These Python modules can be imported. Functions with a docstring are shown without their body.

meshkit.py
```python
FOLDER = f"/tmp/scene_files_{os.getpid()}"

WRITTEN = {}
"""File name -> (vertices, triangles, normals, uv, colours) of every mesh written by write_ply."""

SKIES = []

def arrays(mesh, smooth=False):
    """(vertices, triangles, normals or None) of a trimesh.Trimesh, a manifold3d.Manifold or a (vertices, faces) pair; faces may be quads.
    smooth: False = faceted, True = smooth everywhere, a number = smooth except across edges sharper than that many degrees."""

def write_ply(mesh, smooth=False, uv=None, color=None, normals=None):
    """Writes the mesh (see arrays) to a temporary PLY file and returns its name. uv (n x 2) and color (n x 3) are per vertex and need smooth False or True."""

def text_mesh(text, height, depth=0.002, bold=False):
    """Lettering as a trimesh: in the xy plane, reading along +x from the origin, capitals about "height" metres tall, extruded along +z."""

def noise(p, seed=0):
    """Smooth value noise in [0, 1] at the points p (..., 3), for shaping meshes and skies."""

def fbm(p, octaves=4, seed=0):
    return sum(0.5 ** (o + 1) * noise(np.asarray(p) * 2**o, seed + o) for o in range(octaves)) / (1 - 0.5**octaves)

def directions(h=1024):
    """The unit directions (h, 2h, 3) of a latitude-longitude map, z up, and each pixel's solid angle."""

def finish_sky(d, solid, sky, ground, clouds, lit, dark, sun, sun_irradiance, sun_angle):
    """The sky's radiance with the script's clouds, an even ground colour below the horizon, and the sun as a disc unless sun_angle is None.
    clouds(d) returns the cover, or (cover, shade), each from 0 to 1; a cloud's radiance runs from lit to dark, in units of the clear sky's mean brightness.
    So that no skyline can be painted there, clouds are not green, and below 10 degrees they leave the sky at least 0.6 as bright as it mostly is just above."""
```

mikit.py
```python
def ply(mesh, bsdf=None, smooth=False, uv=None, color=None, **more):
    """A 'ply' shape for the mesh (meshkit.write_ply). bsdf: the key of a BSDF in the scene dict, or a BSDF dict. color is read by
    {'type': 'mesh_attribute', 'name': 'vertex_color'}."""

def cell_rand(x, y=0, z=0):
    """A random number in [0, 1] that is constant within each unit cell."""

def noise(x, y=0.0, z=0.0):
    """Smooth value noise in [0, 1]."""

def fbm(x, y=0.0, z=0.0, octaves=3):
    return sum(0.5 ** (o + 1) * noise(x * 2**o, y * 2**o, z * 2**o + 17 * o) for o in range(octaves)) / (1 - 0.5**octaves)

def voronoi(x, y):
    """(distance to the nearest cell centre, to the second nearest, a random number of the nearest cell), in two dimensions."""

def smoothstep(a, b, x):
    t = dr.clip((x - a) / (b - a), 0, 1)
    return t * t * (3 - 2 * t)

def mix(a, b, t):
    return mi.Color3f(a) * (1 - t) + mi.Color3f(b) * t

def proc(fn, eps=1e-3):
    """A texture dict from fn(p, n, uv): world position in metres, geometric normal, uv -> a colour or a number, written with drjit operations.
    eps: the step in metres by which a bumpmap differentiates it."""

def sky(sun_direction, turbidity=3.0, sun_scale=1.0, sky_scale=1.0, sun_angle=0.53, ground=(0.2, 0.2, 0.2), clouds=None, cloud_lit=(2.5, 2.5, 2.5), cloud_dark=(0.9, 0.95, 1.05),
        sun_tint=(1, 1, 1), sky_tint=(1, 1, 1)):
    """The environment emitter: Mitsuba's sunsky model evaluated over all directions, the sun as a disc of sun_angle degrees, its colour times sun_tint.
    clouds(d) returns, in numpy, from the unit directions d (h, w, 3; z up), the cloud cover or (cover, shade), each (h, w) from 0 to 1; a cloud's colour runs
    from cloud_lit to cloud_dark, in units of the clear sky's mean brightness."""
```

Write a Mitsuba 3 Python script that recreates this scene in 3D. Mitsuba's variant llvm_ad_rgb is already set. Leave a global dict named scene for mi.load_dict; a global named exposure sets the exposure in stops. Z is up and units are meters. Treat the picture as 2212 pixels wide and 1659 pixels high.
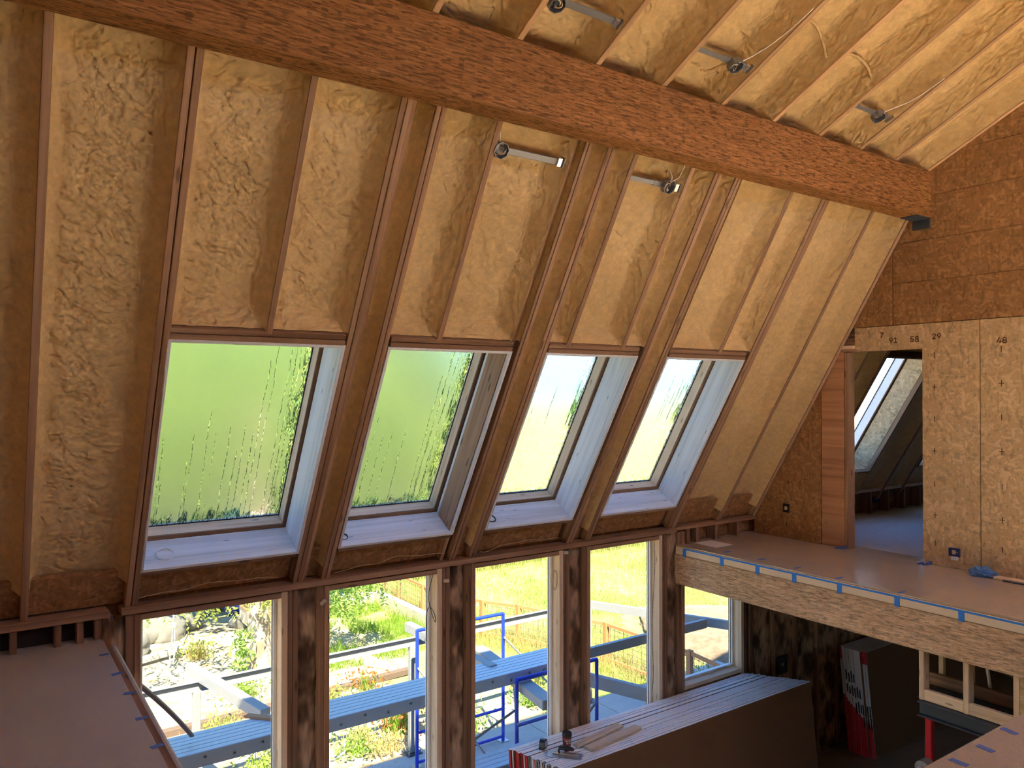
import math, random
import numpy as np, trimesh
import drjit as dr
import mitsuba as mi
import mikit, meshkit
from mikit import noise, fbm, voronoi, smoothstep, mix, cell_rand
from shapely.geometry import Polygon

T = mi.ScalarTransform4f
scene, labels = {}, {}
R = np.random.default_rng(7)

# ------------------------------------------------------------------ camera, sky, sun, exposure
YAW, PIT, ROL = np.radians([34.869, 0.5565, -0.02])
CAM = np.array([0, -5.4855, 4.37])
FW = np.array([math.sin(YAW) * math.cos(PIT), math.cos(YAW) * math.cos(PIT), math.sin(PIT)])
scene['camera'] = {'type': 'perspective', 'fov': math.degrees(2 * math.atan(1106 / 1660.69)), 'fov_axis': 'x',
                   'near_clip': 0.05, 'far_clip': 500.0,
                   'to_world': T().look_at(origin=CAM.tolist(), target=(CAM + FW).tolist(), up=[0, 0, 1])}
SUN = (-0.35, -1.0, 1.43)
scene['sky'] = mikit.sky(SUN, turbidity=2.2, sun_scale=1.0, sky_scale=0.8, sun_angle=0.6, ground=(0.3, 0.28, 0.2),
                         sun_tint=(1.0, 0.95, 0.86), sky_tint=(0.82, 0.97, 1.22))
exposure = 5.2

# ------------------------------------------------------------------ helpers
def numbered(k):
    if k not in scene and k not in labels and not any(x.startswith(k + '__') for x in scene):
        return k
    i = 1
    while True:
        q = f'{k}_{i:03d}'
        if q not in scene and q not in labels and (q + '__') not in prefixes:
            return q
        i += 1
ORD = ['first', 'second', 'third', 'fourth', 'fifth', 'sixth', 'seventh', 'eighth', 'ninth', 'tenth', 'eleventh', 'twelfth', 'thirteenth', 'fourteenth', 'fifteenth', 'sixteenth', 'seventeenth', 'eighteenth', 'nineteenth', 'twentieth']
prefixes = set()
counters = {}
def newkey(base):
    n = counters.get(base, -1) + 1
    counters[base] = n
    return base if n == 0 else f'{base}_{n:03d}'
def thing(name, label, cat, group=None):
    k = newkey(name)
    labels[k] = {'label': label, 'category': cat}
    if group: labels[k]['group'] = group
    return k
def struct(name, label=None):
    k = newkey(name)
    labels[k] = {'kind': 'structure'}
    if label: labels[k]['label'] = label
    return k
def obj(name, mesh, bsdf, parent=None, smooth=False, uv=None, label=None, cat=None, group=None, kind=None):
    if isinstance(mesh, tuple) and len(mesh) == 3:
        mesh, uv = (mesh[0], mesh[1]), mesh[2]
    k = newkey(name if parent is None else parent + '__' + name)
    if smooth is not True and smooth is not False: uv = None
    scene[k] = mikit.ply(mesh, bsdf, smooth, uv)
    d = {}
    if label: d['label'] = label
    if cat: d['category'] = cat
    if group: d['group'] = group
    if kind: d['kind'] = kind
    if d: labels[k] = {**labels.get(k, {}), **d}
    return k
def join(parts):
    """joins (V,F,UV) triples"""
    v, f, u, at = [], [], [], 0
    for p in parts:
        v.append(p[0]); f.append(np.asarray(p[1]) + at); u.append(p[2] if len(p) > 2 and p[2] is not None else np.zeros((len(p[0]), 2)))
        at += len(p[0])
    return np.vstack(v), np.vstack(f), np.vstack(u)
def tm(mesh):
    return np.array(mesh.vertices), np.array(mesh.faces), np.zeros((len(mesh.vertices), 2))
def _unit_cbox():
    v, f, ax = [], [], []
    idx = {}
    for a in range(3):
        for s in (-1, 1):
            for p in (-1, 1):
                for q in (-1, 1):
                    b, c = (a + 1) % 3, (a + 2) % 3
                    w = [0, 0, 0]; w[a], w[b], w[c] = s, p, q
                    idx[(a, tuple(w))] = len(v)
                    v.append(w); ax.append(a)
    quads = []
    for a in range(3):
        b, c = (a + 1) % 3, (a + 2) % 3
        for s in (-1, 1):
            q = []
            for p, r in ((-1, -1), (1, -1), (1, 1), (-1, 1)):
                w = [0, 0, 0]; w[a], w[b], w[c] = s, p, r
                q.append(idx[(a, tuple(w))])
            quads.append(q if s > 0 else q[::-1])
        # edges between faces a and b, along c
        for sa in (-1, 1):
            for sb in (-1, 1):
                q = []
                for (face, r) in ((a, -1), (b, -1), (b, 1), (a, 1)):
                    w = [0, 0, 0]; w[a], w[b], w[c] = sa, sb, r
                    q.append(idx[(face, tuple(w))])
                quads.append(q if sa * sb > 0 else q[::-1])
    tris = []
    for q in quads:
        tris += [[q[0], q[1], q[2]], [q[0], q[2], q[3]]]
    for sx in (-1, 1):
        for sy in (-1, 1):
            for sz in (-1, 1):
                t = [idx[(a, (sx, sy, sz))] for a in range(3)]
                tris.append(t if sx * sy * sz > 0 else t[::-1])
    return np.array(v, float), np.array(tris), np.array(ax)
CBV, CBF, CBA = _unit_cbox()
piece = [0]
def cbox(lo, hi, c=0.003, M=None, axis=None):
    """A chamfered box between corners lo and hi; uv runs along its longest side (u) in metres, each box with its own tone (v is shifted by 10 per box)."""
    lo, hi = np.minimum(lo, hi).astype(float), np.maximum(lo, hi).astype(float)
    size = hi - lo
    c = min(c, 0.3 * size.min())
    h = size / 2 - c
    v = CBV * h
    v[np.arange(24), CBA] += CBV[np.arange(24), CBA] * c
    v = v + (lo + hi) / 2
    L = int(np.argmax(size)) if axis is None else axis
    o = [i for i in range(3) if i != L]
    piece[0] += 1
    k = piece[0]
    u = np.where(CBA == L, v[:, o[0]], v[:, L]) + (k * 1.37) % 7
    w = np.where(CBA == o[0], v[:, o[1]], v[:, o[0]]) - lo.min() * 0 + 10.0 * (k % 200) + 5
    uv = np.stack([u, w], 1)
    if M is not None: v = M(v)
    return v, CBF, uv
def bar(p0, p1, w, h, up=(0, 0, 1), c=0.002):
    """A chamfered bar from p0 to p1, w wide (sideways) and h high (along up)."""
    p0, p1 = np.array(p0, float), np.array(p1, float)
    d = p1 - p0; L = np.linalg.norm(d); d /= L
    s = np.cross(d, up); s /= np.linalg.norm(s); u = np.cross(s, d)
    def M(v): return p0 + v[:, :1] * d + v[:, 1:2] * s + v[:, 2:3] * u
    return cbox((0, -w / 2, -h / 2), (L, w / 2, h / 2), c, M)
def tube(pts, r, sides=8, caps=True):
    p = np.asarray(pts, float)
    t = np.gradient(p, axis=0); t /= np.linalg.norm(t, axis=1, keepdims=True) + 1e-12
    a = np.cross(t, np.where(np.abs(t[:, 2:]) < 0.9, [0, 0, 1.0], [1.0, 0, 0])); a /= np.linalg.norm(a, axis=1, keepdims=True)
    for i in range(1, len(a)):
        a[i] = a[i - 1] - t[i] * (a[i - 1] @ t[i]); a[i] /= np.linalg.norm(a[i]) + 1e-12
    b = np.cross(t, a)
    ang = np.arange(sides) * 2 * np.pi / sides
    rr = np.broadcast_to(r, (len(p),))[:, None, None]
    v = (p[:, None] + rr * (np.cos(ang)[None, :, None] * a[:, None] + np.sin(ang)[None, :, None] * b[:, None])).reshape(-1, 3)
    n = len(p)
    i, j = np.meshgrid(np.arange(n - 1), np.arange(sides), indexing='ij')
    i, j = i.ravel(), j.ravel()
    q = np.stack([i * sides + j, i * sides + (j + 1) % sides, (i + 1) * sides + (j + 1) % sides, (i + 1) * sides + j], 1)
    f = [q[:, [0, 1, 2]], q[:, [0, 2, 3]]]
    if caps:
        v = np.vstack([v, p[:1], p[-1:]])
        k = np.arange(sides)
        f += [np.stack([(k + 1) % sides, k, k * 0 + n * sides], 1), np.stack([(n - 1) * sides + k, (n - 1) * sides + (k + 1) % sides, k * 0 + n * sides + 1], 1)]
    f = np.vstack(f)
    u = np.zeros((len(v), 2)); s = np.concatenate([[0], np.cumsum(np.linalg.norm(np.diff(p, axis=0), axis=1))])
    u[:n * sides, 0] = np.repeat(s, sides); u[:n * sides, 1] = np.tile(ang * np.mean(r), n) + 5 + 10 * (len(scene) % 200)
    return v, f, u
def smooth_path(pts, n=40):
    from scipy.interpolate import CubicSpline
    p = np.asarray(pts, float)
    s = np.concatenate([[0], np.cumsum(np.linalg.norm(np.diff(p, axis=0), axis=1))])
    return CubicSpline(s, p)(np.linspace(0, s[-1], n))
def lathe(profile, sections=32, M=None):
    m = trimesh.creation.revolve(np.array(profile, float), sections=sections)
    v, f, u = tm(m)
    return (v if M is None else M(v)), f, u
def prism(poly, depth, M):
    m = trimesh.creation.extrude_polygon(poly, depth, engine='earcut')
    v = np.array(m.vertices); uv = v[:, :2].copy()
    m2 = trimesh.Trimesh(v, m.faces, process=False)
    return M(v), np.array(m.faces), uv
def blades(n, xy, z, h, w, lean=0.5, rng=R):
    """n grass blades: one thin triangle each."""
    a = rng.uniform(0, 2 * np.pi, n); hh = h * rng.uniform(0.5, 1.3, n); ln = hh * lean * rng.uniform(0.2, 1, n); b = rng.uniform(0, 2 * np.pi, n)
    base = np.column_stack([xy, z])
    d = np.column_stack([np.cos(a), np.sin(a), 0 * a]) * (w * rng.uniform(0.6, 1.3, n))[:, None]
    tip = base + np.column_stack([np.cos(b) * ln, np.sin(b) * ln, hh])
    v = np.stack([base - d, base + d, tip], 1).reshape(-1, 3)
    return v, np.arange(3 * n).reshape(-1, 3), np.zeros((3 * n, 2))
def leaves(c, size, rng=R, flat=0.0, asp=0.45):
    """Rhombic leaves (2 triangles) at the points c."""
    n = len(c)
    a = rng.normal(size=(n, 3)); a[:, 2] *= 1 - flat; a /= np.linalg.norm(a, axis=1, keepdims=True)
    b = np.cross(a, rng.normal(size=(n, 3))); b /= np.linalg.norm(b, axis=1, keepdims=True) + 1e-9
    s = (size * rng.uniform(0.6, 1.3, n))[:, None]
    v = np.stack([c - a * s, c + b * s * asp, c + a * s, c - b * s * asp], 1).reshape(-1, 3)
    k = np.arange(n)[:, None] * 4
    f = np.vstack([k + [0, 1, 2], k + [0, 2, 3]])
    return v, f, np.zeros((4 * n, 2))

# ------------------------------------------------------------------ materials
def lin(*c):
    c = np.array(c, float) / 255
    return np.where(c < 0.04045, c / 12.92, ((c + 0.055) / 1.055) ** 2.4).tolist()
def plain(name, col, rough=0.6, metal=0.0, **k):
    scene[name] = {'type': 'twosided', 'b': {'type': 'principled', 'base_color': {'type': 'rgb', 'value': list(map(float, col))}, 'roughness': rough, 'metallic': metal, **k}}
def textured(name, fn, rough=0.7, bump=None, bscale=1.0, eps=1e-3, spec=0.5, **k):
    b = {'type': 'principled', 'base_color': mikit.proc(fn), 'roughness': rough, 'specular': spec, **k}
    if bump is not None:
        b = {'type': 'bumpmap', 'tex': mikit.proc(bump, eps), 'scale': bscale, 'b': b}
    scene[name] = {'type': 'twosided', 'b': b}
C3 = mi.Color3f

def wood_fn(lo, mid, hi, knots=0.11, tone=0.35):
    def fn(p, n, uv):
        u, v = uv.x, uv.y
        pid = dr.floor(v / 10.0)
        g = fbm(u * 1.3, v * 55.0, pid, 3)
        ring = noise(u * 0.8, v * 26.0 + 3.0 * noise(u * 1.1, v * 5.0, pid), pid)
        d1, d2, w = voronoi(u * 2.0 + pid * 3.1, v * 8.0)
        k = (1 - smoothstep(knots * 0.4, knots, d1)) * dr.select(w > 0.55, 1.0, 0.0)
        t = 0.5 * g + 0.5 * ring
        c = mix(lo, mid, smoothstep(0.25, 0.5, t))
        c = mix(c, hi, smoothstep(0.45, 0.8, t))
        c = mix(c, C3(lo) * 0.45, k * 0.8)
        return c * (1 - tone * 0.5 + tone * cell_rand(pid, 3, 1))
    return fn
textured('lumber', wood_fn((0.23, 0.130, 0.070), (0.33, 0.195, 0.110), (0.41, 0.26, 0.155)), 0.75, spec=0.3)
textured('rafter_tan', wood_fn((0.42, 0.25, 0.12), (0.50, 0.31, 0.155), (0.56, 0.37, 0.20)), 0.75, spec=0.3)
textured('lumber_dark', wood_fn((0.16, 0.09, 0.05), (0.24, 0.14, 0.08), (0.32, 0.20, 0.12)), 0.8, spec=0.25)
textured('lumber_pale', wood_fn((0.60, 0.44, 0.28), (0.70, 0.54, 0.36), (0.76, 0.62, 0.44), 0.08, 0.2), 0.7, spec=0.3)
textured('whitewash', wood_fn((0.56, 0.58, 0.58), (0.65, 0.68, 0.68), (0.72, 0.75, 0.76), 0.06, 0.1), 0.55)
textured('plywood', wood_fn((0.36, 0.17, 0.08), (0.45, 0.23, 0.11), (0.52, 0.29, 0.15), 0.05, 0.2), 0.75)

def strand_fn(dark, mid, light, su, sv, flecks):
    def fn(p, n, uv):
        u, v = uv.x, uv.y
        wob = 0.015 * noise(u * 3.0, v * 4.0)
        a1, a2, aw = voronoi(u * su + 0.7 * v, (v + wob) * sv)
        b1, b2, bw = voronoi(u * su * 0.7 - 1.1 * v + 9.3, (v - wob) * sv * 0.8 + 4.0)
        t = 0.55 * aw + 0.45 * bw
        c = mix(dark, mid, smoothstep(0.05, 0.45, t))
        c = mix(c, light, smoothstep(0.5, 0.95, t))
        f = smoothstep(0.60, 0.74, noise(u * 26.0, v * 150.0, 5.0)) * flecks
        e = (1 - smoothstep(0.0, 0.12, a2 - a1)) * 0.35
        c = c * (1 - 0.75 * f) * (1 - e)
        return c * (0.85 + 0.3 * fbm(u * 1.1, v * 5.0, 2.0, 2))
    return fn
textured('strand_beam', strand_fn((0.17, 0.068, 0.021), (0.29, 0.128, 0.040), (0.40, 0.195, 0.072), 14.0, 150.0, 0.6), 0.7, spec=0.3)
textured('strand_rim', strand_fn((0.44, 0.285, 0.165), (0.61, 0.42, 0.265), (0.74, 0.55, 0.37), 14.0, 120.0, 0.42), 0.75, spec=0.3)

def osb_fn(dark, mid, light):
    def fn(p, n, uv):
        x, y = uv.x, uv.y
        best, tone, edge = mi.Float(-1), mi.Float(0), mi.Float(0)
        for k, (ang, s) in enumerate(((8, 1.0), (55, 0.9), (-35, 1.1), (88, 0.85))):
            ca, sa = math.cos(math.radians(ang)), math.sin(math.radians(ang))
            d1, d2, w = voronoi((x * ca + y * sa) * 14.0 * s + 3.7 * k, (-x * sa + y * ca) * 52.0 * s + 1.3 * k)
            pr = cell_rand(w * 9973.0, k, 7)
            up = pr > best
            tone = dr.select(up, cell_rand(w * 7919.0, k, 2), tone)
            edge = dr.select(up, d2 - d1, edge)
            best = dr.select(up, pr, best)
        c = mix(dark, mid, smoothstep(-0.35, 0.3, tone))
        c = mix(c, light, smoothstep(0.45, 1.0, tone))
        c = c * (1 - 0.14 * (1 - smoothstep(0.0, 0.12, edge)))
        f = smoothstep(0.70, 0.80, noise(x * 60.0, y * 25.0, 3.0))
        c = c * (1 - 0.22 * f)
        return c * (0.9 + 0.2 * fbm(x * 2.0, y * 2.0, 1.0, 2))
    return fn
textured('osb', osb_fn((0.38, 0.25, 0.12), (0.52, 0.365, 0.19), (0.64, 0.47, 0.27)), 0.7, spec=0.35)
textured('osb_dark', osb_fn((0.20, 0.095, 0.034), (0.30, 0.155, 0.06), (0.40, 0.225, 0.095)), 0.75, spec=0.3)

def foam_fn(p, n, uv):
    a = fbm(p.x * 2.2, p.y * 2.2, p.z * 2.2, 3)
    b = fbm(p.x * 30.0, p.y * 30.0, p.z * 30.0, 2)
    c = mix((0.58, 0.405, 0.18), (0.665, 0.475, 0.222), smoothstep(0.2, 0.8, a))
    d = noise(p.x * 75.0, p.y * 75.0, p.z * 75.0)
    return c * (0.80 + 0.26 * b + 0.14 * d)
def foam_bump(p, n, uv):
    return fbm(p.x * 45.0, p.y * 45.0, p.z * 45.0, 3) + 0.5 * noise(p.x * 18.0, p.y * 18.0, p.z * 18.0)
textured('foam', foam_fn, 0.65, foam_bump, 0.028, 2e-3, spec=0.35)

def paper_fn(p, n, uv):
    a = fbm(p.x * 3.0, p.y * 3.0, p.z * 3.0, 3)
    b = noise(p.x * 140.0, p.y * 140.0, p.z * 140.0)
    return mix((0.34, 0.285, 0.20), (0.41, 0.34, 0.25), a) * (0.93 + 0.14 * b)
textured('floor_paper', paper_fn, 0.15, lambda p, n, uv: fbm(p.x * 5.0, p.y * 5.0, p.z, 2), 0.003, 4e-3, spec=1.0)
textured('floor_paper_dull', paper_fn, 0.7)
textured('floor_paper_bluelit', lambda p, n, uv: mix((0.37, 0.34, 0.30), (0.45, 0.41, 0.36), fbm(p.x * 3.0, p.y * 3.0, p.z * 3.0, 3)), 0.7)  # same brown paper; bluish window light put into a greyer colour
def batt_fn(p, n, uv):
    a = fbm(p.x * 9.0, p.y * 9.0, p.z * 4.5, 3)
    b = noise(p.x * 60.0, p.y * 60.0, p.z * 14.0)
    return mix((0.10, 0.063, 0.036), (0.46, 0.32, 0.19), smoothstep(0.30, 0.66, a)) * (0.7 + 0.6 * b)
textured('batt', batt_fn, 0.9, lambda p, n, uv: fbm(p.x * 14.0, p.y * 14.0, p.z * 6.0, 3), 0.05, 3e-3, spec=0.1)
def sand_fn(p, n, uv):
    a = fbm(p.x * 0.9, p.y * 0.9, 0.0, 4); b = fbm(p.x * 7.0, p.y * 7.0, 3.0, 3)
    g = smoothstep(6.6, 8.2, p.x + 0.12 * p.y + 0.8 * a)
    far = smoothstep(13.0, 20.0, p.y)
    g = dr.maximum(g, far)
    s = mix((0.46, 0.39, 0.29), (0.30, 0.235, 0.155), smoothstep(0.5, 0.75, b))
    s = mix(s, (0.20, 0.22, 0.07), smoothstep(0.6, 0.8, a) * 0.7)
    m = mix((0.27, 0.34, 0.085), (0.42, 0.42, 0.16), smoothstep(0.35, 0.7, a))
    return mix(s, m * (0.6 + 0.8 * b), g)
textured('ground_soil', sand_fn, 0.95, spec=0.1)
def concrete_fn(p, n, uv):
    return mix((0.40, 0.40, 0.39), (0.50, 0.49, 0.47), fbm(p.x * 2.0, p.y * 2.0, p.z, 4)) * (0.92 + 0.16 * noise(p.x * 70.0, p.y * 70.0, p.z * 70.0))
textured('concrete', concrete_fn, 0.85)
def rock_fn(p, n, uv):
    return mix((0.11, 0.115, 0.115), (0.25, 0.245, 0.235), fbm(p.x * 4.0, p.y * 4.0, p.z * 4.0, 4))
textured('rock', rock_fn, 0.9)
def bark_fn(p, n, uv):
    return mix((0.26, 0.20, 0.15), (0.55, 0.46, 0.37), smoothstep(0.3, 0.7, fbm(p.x * 18.0, p.y * 18.0, p.z * 4.0, 3)))
textured('bark', bark_fn, 0.95)
def mulch_fn(p, n, uv):
    return mix((0.13, 0.09, 0.06), (0.34, 0.26, 0.19), fbm(p.x * 12.0, p.y * 12.0, p.z * 12.0, 3))
textured('mulch', mulch_fn, 0.95)

def leafmat(name, col, trans=0.8):
    scene[name] = {'type': 'principledthin', 'base_color': {'type': 'rgb', 'value': list(col)}, 'roughness': 0.5, 'diff_trans': trans, 'spec_trans': 0.0}
leafmat('leaf', (0.27, 0.42, 0.12)); leafmat('leaf_yellow', (0.43, 0.52, 0.14)); leafmat('leaf_dark', (0.15, 0.28, 0.07))
leafmat('grass', (0.42, 0.44, 0.17)); leafmat('grass_green', (0.25, 0.40, 0.06)); leafmat('grass_dry', (0.60, 0.50, 0.22)); leafmat('leaf_red', (0.42, 0.16, 0.06))

plain('white_vinyl', (0.80, 0.81, 0.82), 0.4); plain('cream', (0.74, 0.62, 0.46), 0.6)
plain('tape_blue', (0.03, 0.22, 0.75), 0.6); plain('tape_dull', (0.08, 0.16, 0.42), 0.6)
plain('drywall_edge', (0.80, 0.82, 0.84), 0.8); plain('drywall_face', (0.17, 0.088, 0.034), 0.85)
plain('print_red', (0.50, 0.012, 0.02), 0.5); plain('print_black', (0.012, 0.012, 0.018), 0.5); plain('print_white', (0.72, 0.69, 0.66), 0.6)
plain('black_plastic', (0.012, 0.012, 0.016), 0.4); plain('steel', (0.55, 0.56, 0.58), 0.35, 1.0); plain('steel_bright', (0.78, 0.79, 0.8), 0.25, 1.0)
plain('zinc', (0.24, 0.25, 0.25), 0.5, 0.5); plain('blue_box', (0.02, 0.03, 0.16), 0.4)
plain('blue_scaffold', (0.02, 0.06, 0.62), 0.35); plain('grey_paint', (0.32, 0.33, 0.34), 0.5); plain('aluminium', (0.66, 0.68, 0.70), 0.45, 0.3)
plain('groove', (0.10, 0.11, 0.13), 0.6)
plain('steel_dark', (0.035, 0.05, 0.065), 0.5, 0.0); plain('red_paint', (0.50, 0.012, 0.02), 0.35); plain('glove_blue', (0.10, 0.26, 0.55), 0.55)
plain('paper_white', (0.75, 0.72, 0.68), 0.7); plain('wire_white', (0.72, 0.68, 0.60), 0.5); plain('wire_tan', (0.55, 0.40, 0.22), 0.6); plain('wire_dark', (0.03, 0.03, 0.035), 0.5)
plain('fence_wood', (0.52, 0.23, 0.10), 0.8); plain('wire_mesh', (0.20, 0.17, 0.14), 0.6, 0.3); plain('rope_fibre', (0.78, 0.76, 0.72), 0.9); plain('cup_body', (0.16, 0.02, 0.018), 0.45)
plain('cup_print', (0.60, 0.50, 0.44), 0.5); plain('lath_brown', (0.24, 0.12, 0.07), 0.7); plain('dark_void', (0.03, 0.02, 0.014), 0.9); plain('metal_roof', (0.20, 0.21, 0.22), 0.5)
plain('gasket', (0.01, 0.01, 0.01), 0.5); plain('stamp', (0.10, 0.04, 0.015), 0.8); plain('timber_grey', (0.42, 0.40, 0.37), 0.85); plain('timber_dark', (0.14, 0.10, 0.08), 0.9)
scene['glass'] = {'type': 'thindielectric', 'int_ior': 1.5, 'specular_transmittance': {'type': 'rgb', 'value': [0.36, 0.41, 0.41]}}

scene['glass_clear'] = {'type': 'thindielectric', 'int_ior': 1.5, 'specular_transmittance': {'type': 'rgb', 'value': [0.84, 0.86, 0.86]}}
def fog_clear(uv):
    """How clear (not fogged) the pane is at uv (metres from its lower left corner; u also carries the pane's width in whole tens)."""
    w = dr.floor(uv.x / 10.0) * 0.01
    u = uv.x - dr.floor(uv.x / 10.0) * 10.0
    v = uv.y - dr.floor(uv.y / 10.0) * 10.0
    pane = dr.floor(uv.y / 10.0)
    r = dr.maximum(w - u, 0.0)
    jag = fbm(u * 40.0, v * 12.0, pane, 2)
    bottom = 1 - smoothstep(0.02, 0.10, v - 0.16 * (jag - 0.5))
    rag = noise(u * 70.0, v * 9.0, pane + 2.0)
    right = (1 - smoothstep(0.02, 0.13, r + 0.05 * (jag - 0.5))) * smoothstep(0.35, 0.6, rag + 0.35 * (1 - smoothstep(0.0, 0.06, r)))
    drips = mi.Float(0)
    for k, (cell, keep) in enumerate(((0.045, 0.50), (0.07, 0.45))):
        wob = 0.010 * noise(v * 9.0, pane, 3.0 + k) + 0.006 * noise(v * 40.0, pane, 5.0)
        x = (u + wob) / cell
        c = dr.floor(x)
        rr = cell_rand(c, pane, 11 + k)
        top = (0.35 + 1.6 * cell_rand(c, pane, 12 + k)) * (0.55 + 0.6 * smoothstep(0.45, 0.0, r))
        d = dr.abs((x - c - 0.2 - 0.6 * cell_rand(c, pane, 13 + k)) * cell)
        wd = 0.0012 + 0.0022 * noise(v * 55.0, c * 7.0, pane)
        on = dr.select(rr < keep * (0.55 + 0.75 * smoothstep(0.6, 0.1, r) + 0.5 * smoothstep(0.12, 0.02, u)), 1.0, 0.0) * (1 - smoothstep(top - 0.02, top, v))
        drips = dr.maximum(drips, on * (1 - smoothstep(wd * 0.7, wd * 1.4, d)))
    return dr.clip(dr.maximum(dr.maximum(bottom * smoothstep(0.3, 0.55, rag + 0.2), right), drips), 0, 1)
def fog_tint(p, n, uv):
    # refraction in the water runs is painted: bright and dark spots in the tint
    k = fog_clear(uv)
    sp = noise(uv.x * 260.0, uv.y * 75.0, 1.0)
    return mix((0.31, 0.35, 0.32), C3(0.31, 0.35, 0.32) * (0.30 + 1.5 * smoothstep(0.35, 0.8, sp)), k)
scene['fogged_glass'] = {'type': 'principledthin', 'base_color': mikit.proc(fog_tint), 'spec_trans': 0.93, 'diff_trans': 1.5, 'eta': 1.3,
                         'roughness': mikit.proc(lambda p, n, uv: 0.36 - 0.31 * fog_clear(uv))}

# ------------------------------------------------------------------ frames of the two roof slopes
AL, BE = math.radians(59.7), math.radians(26.5)
Z0 = 2.985
def NS(v):   # steep slope: (x, s up the slope, n towards the room)
    v = np.asarray(v, float)
    return np.stack([v[..., 0], -v[..., 1] * math.cos(AL) - v[..., 2] * math.sin(AL), Z0 + v[..., 1] * math.sin(AL) - v[..., 2] * math.cos(AL)], -1)
def US(v):   # shallow slope above the beam
    v = np.asarray(v, float)
    return np.stack([v[..., 0], -1.95 - v[..., 1] * math.cos(BE) - v[..., 2] * math.sin(BE), 6.39 + v[..., 1] * math.sin(BE) - v[..., 2] * math.cos(BE)], -1)
YR = -5.40                       # ridge
def SOUTH(M):                    # the mirrored slope on the far side of the ridge
    def f(v):
        q = M(v); q[..., 1] = 2 * YR - q[..., 1]; return q
    return f
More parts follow.
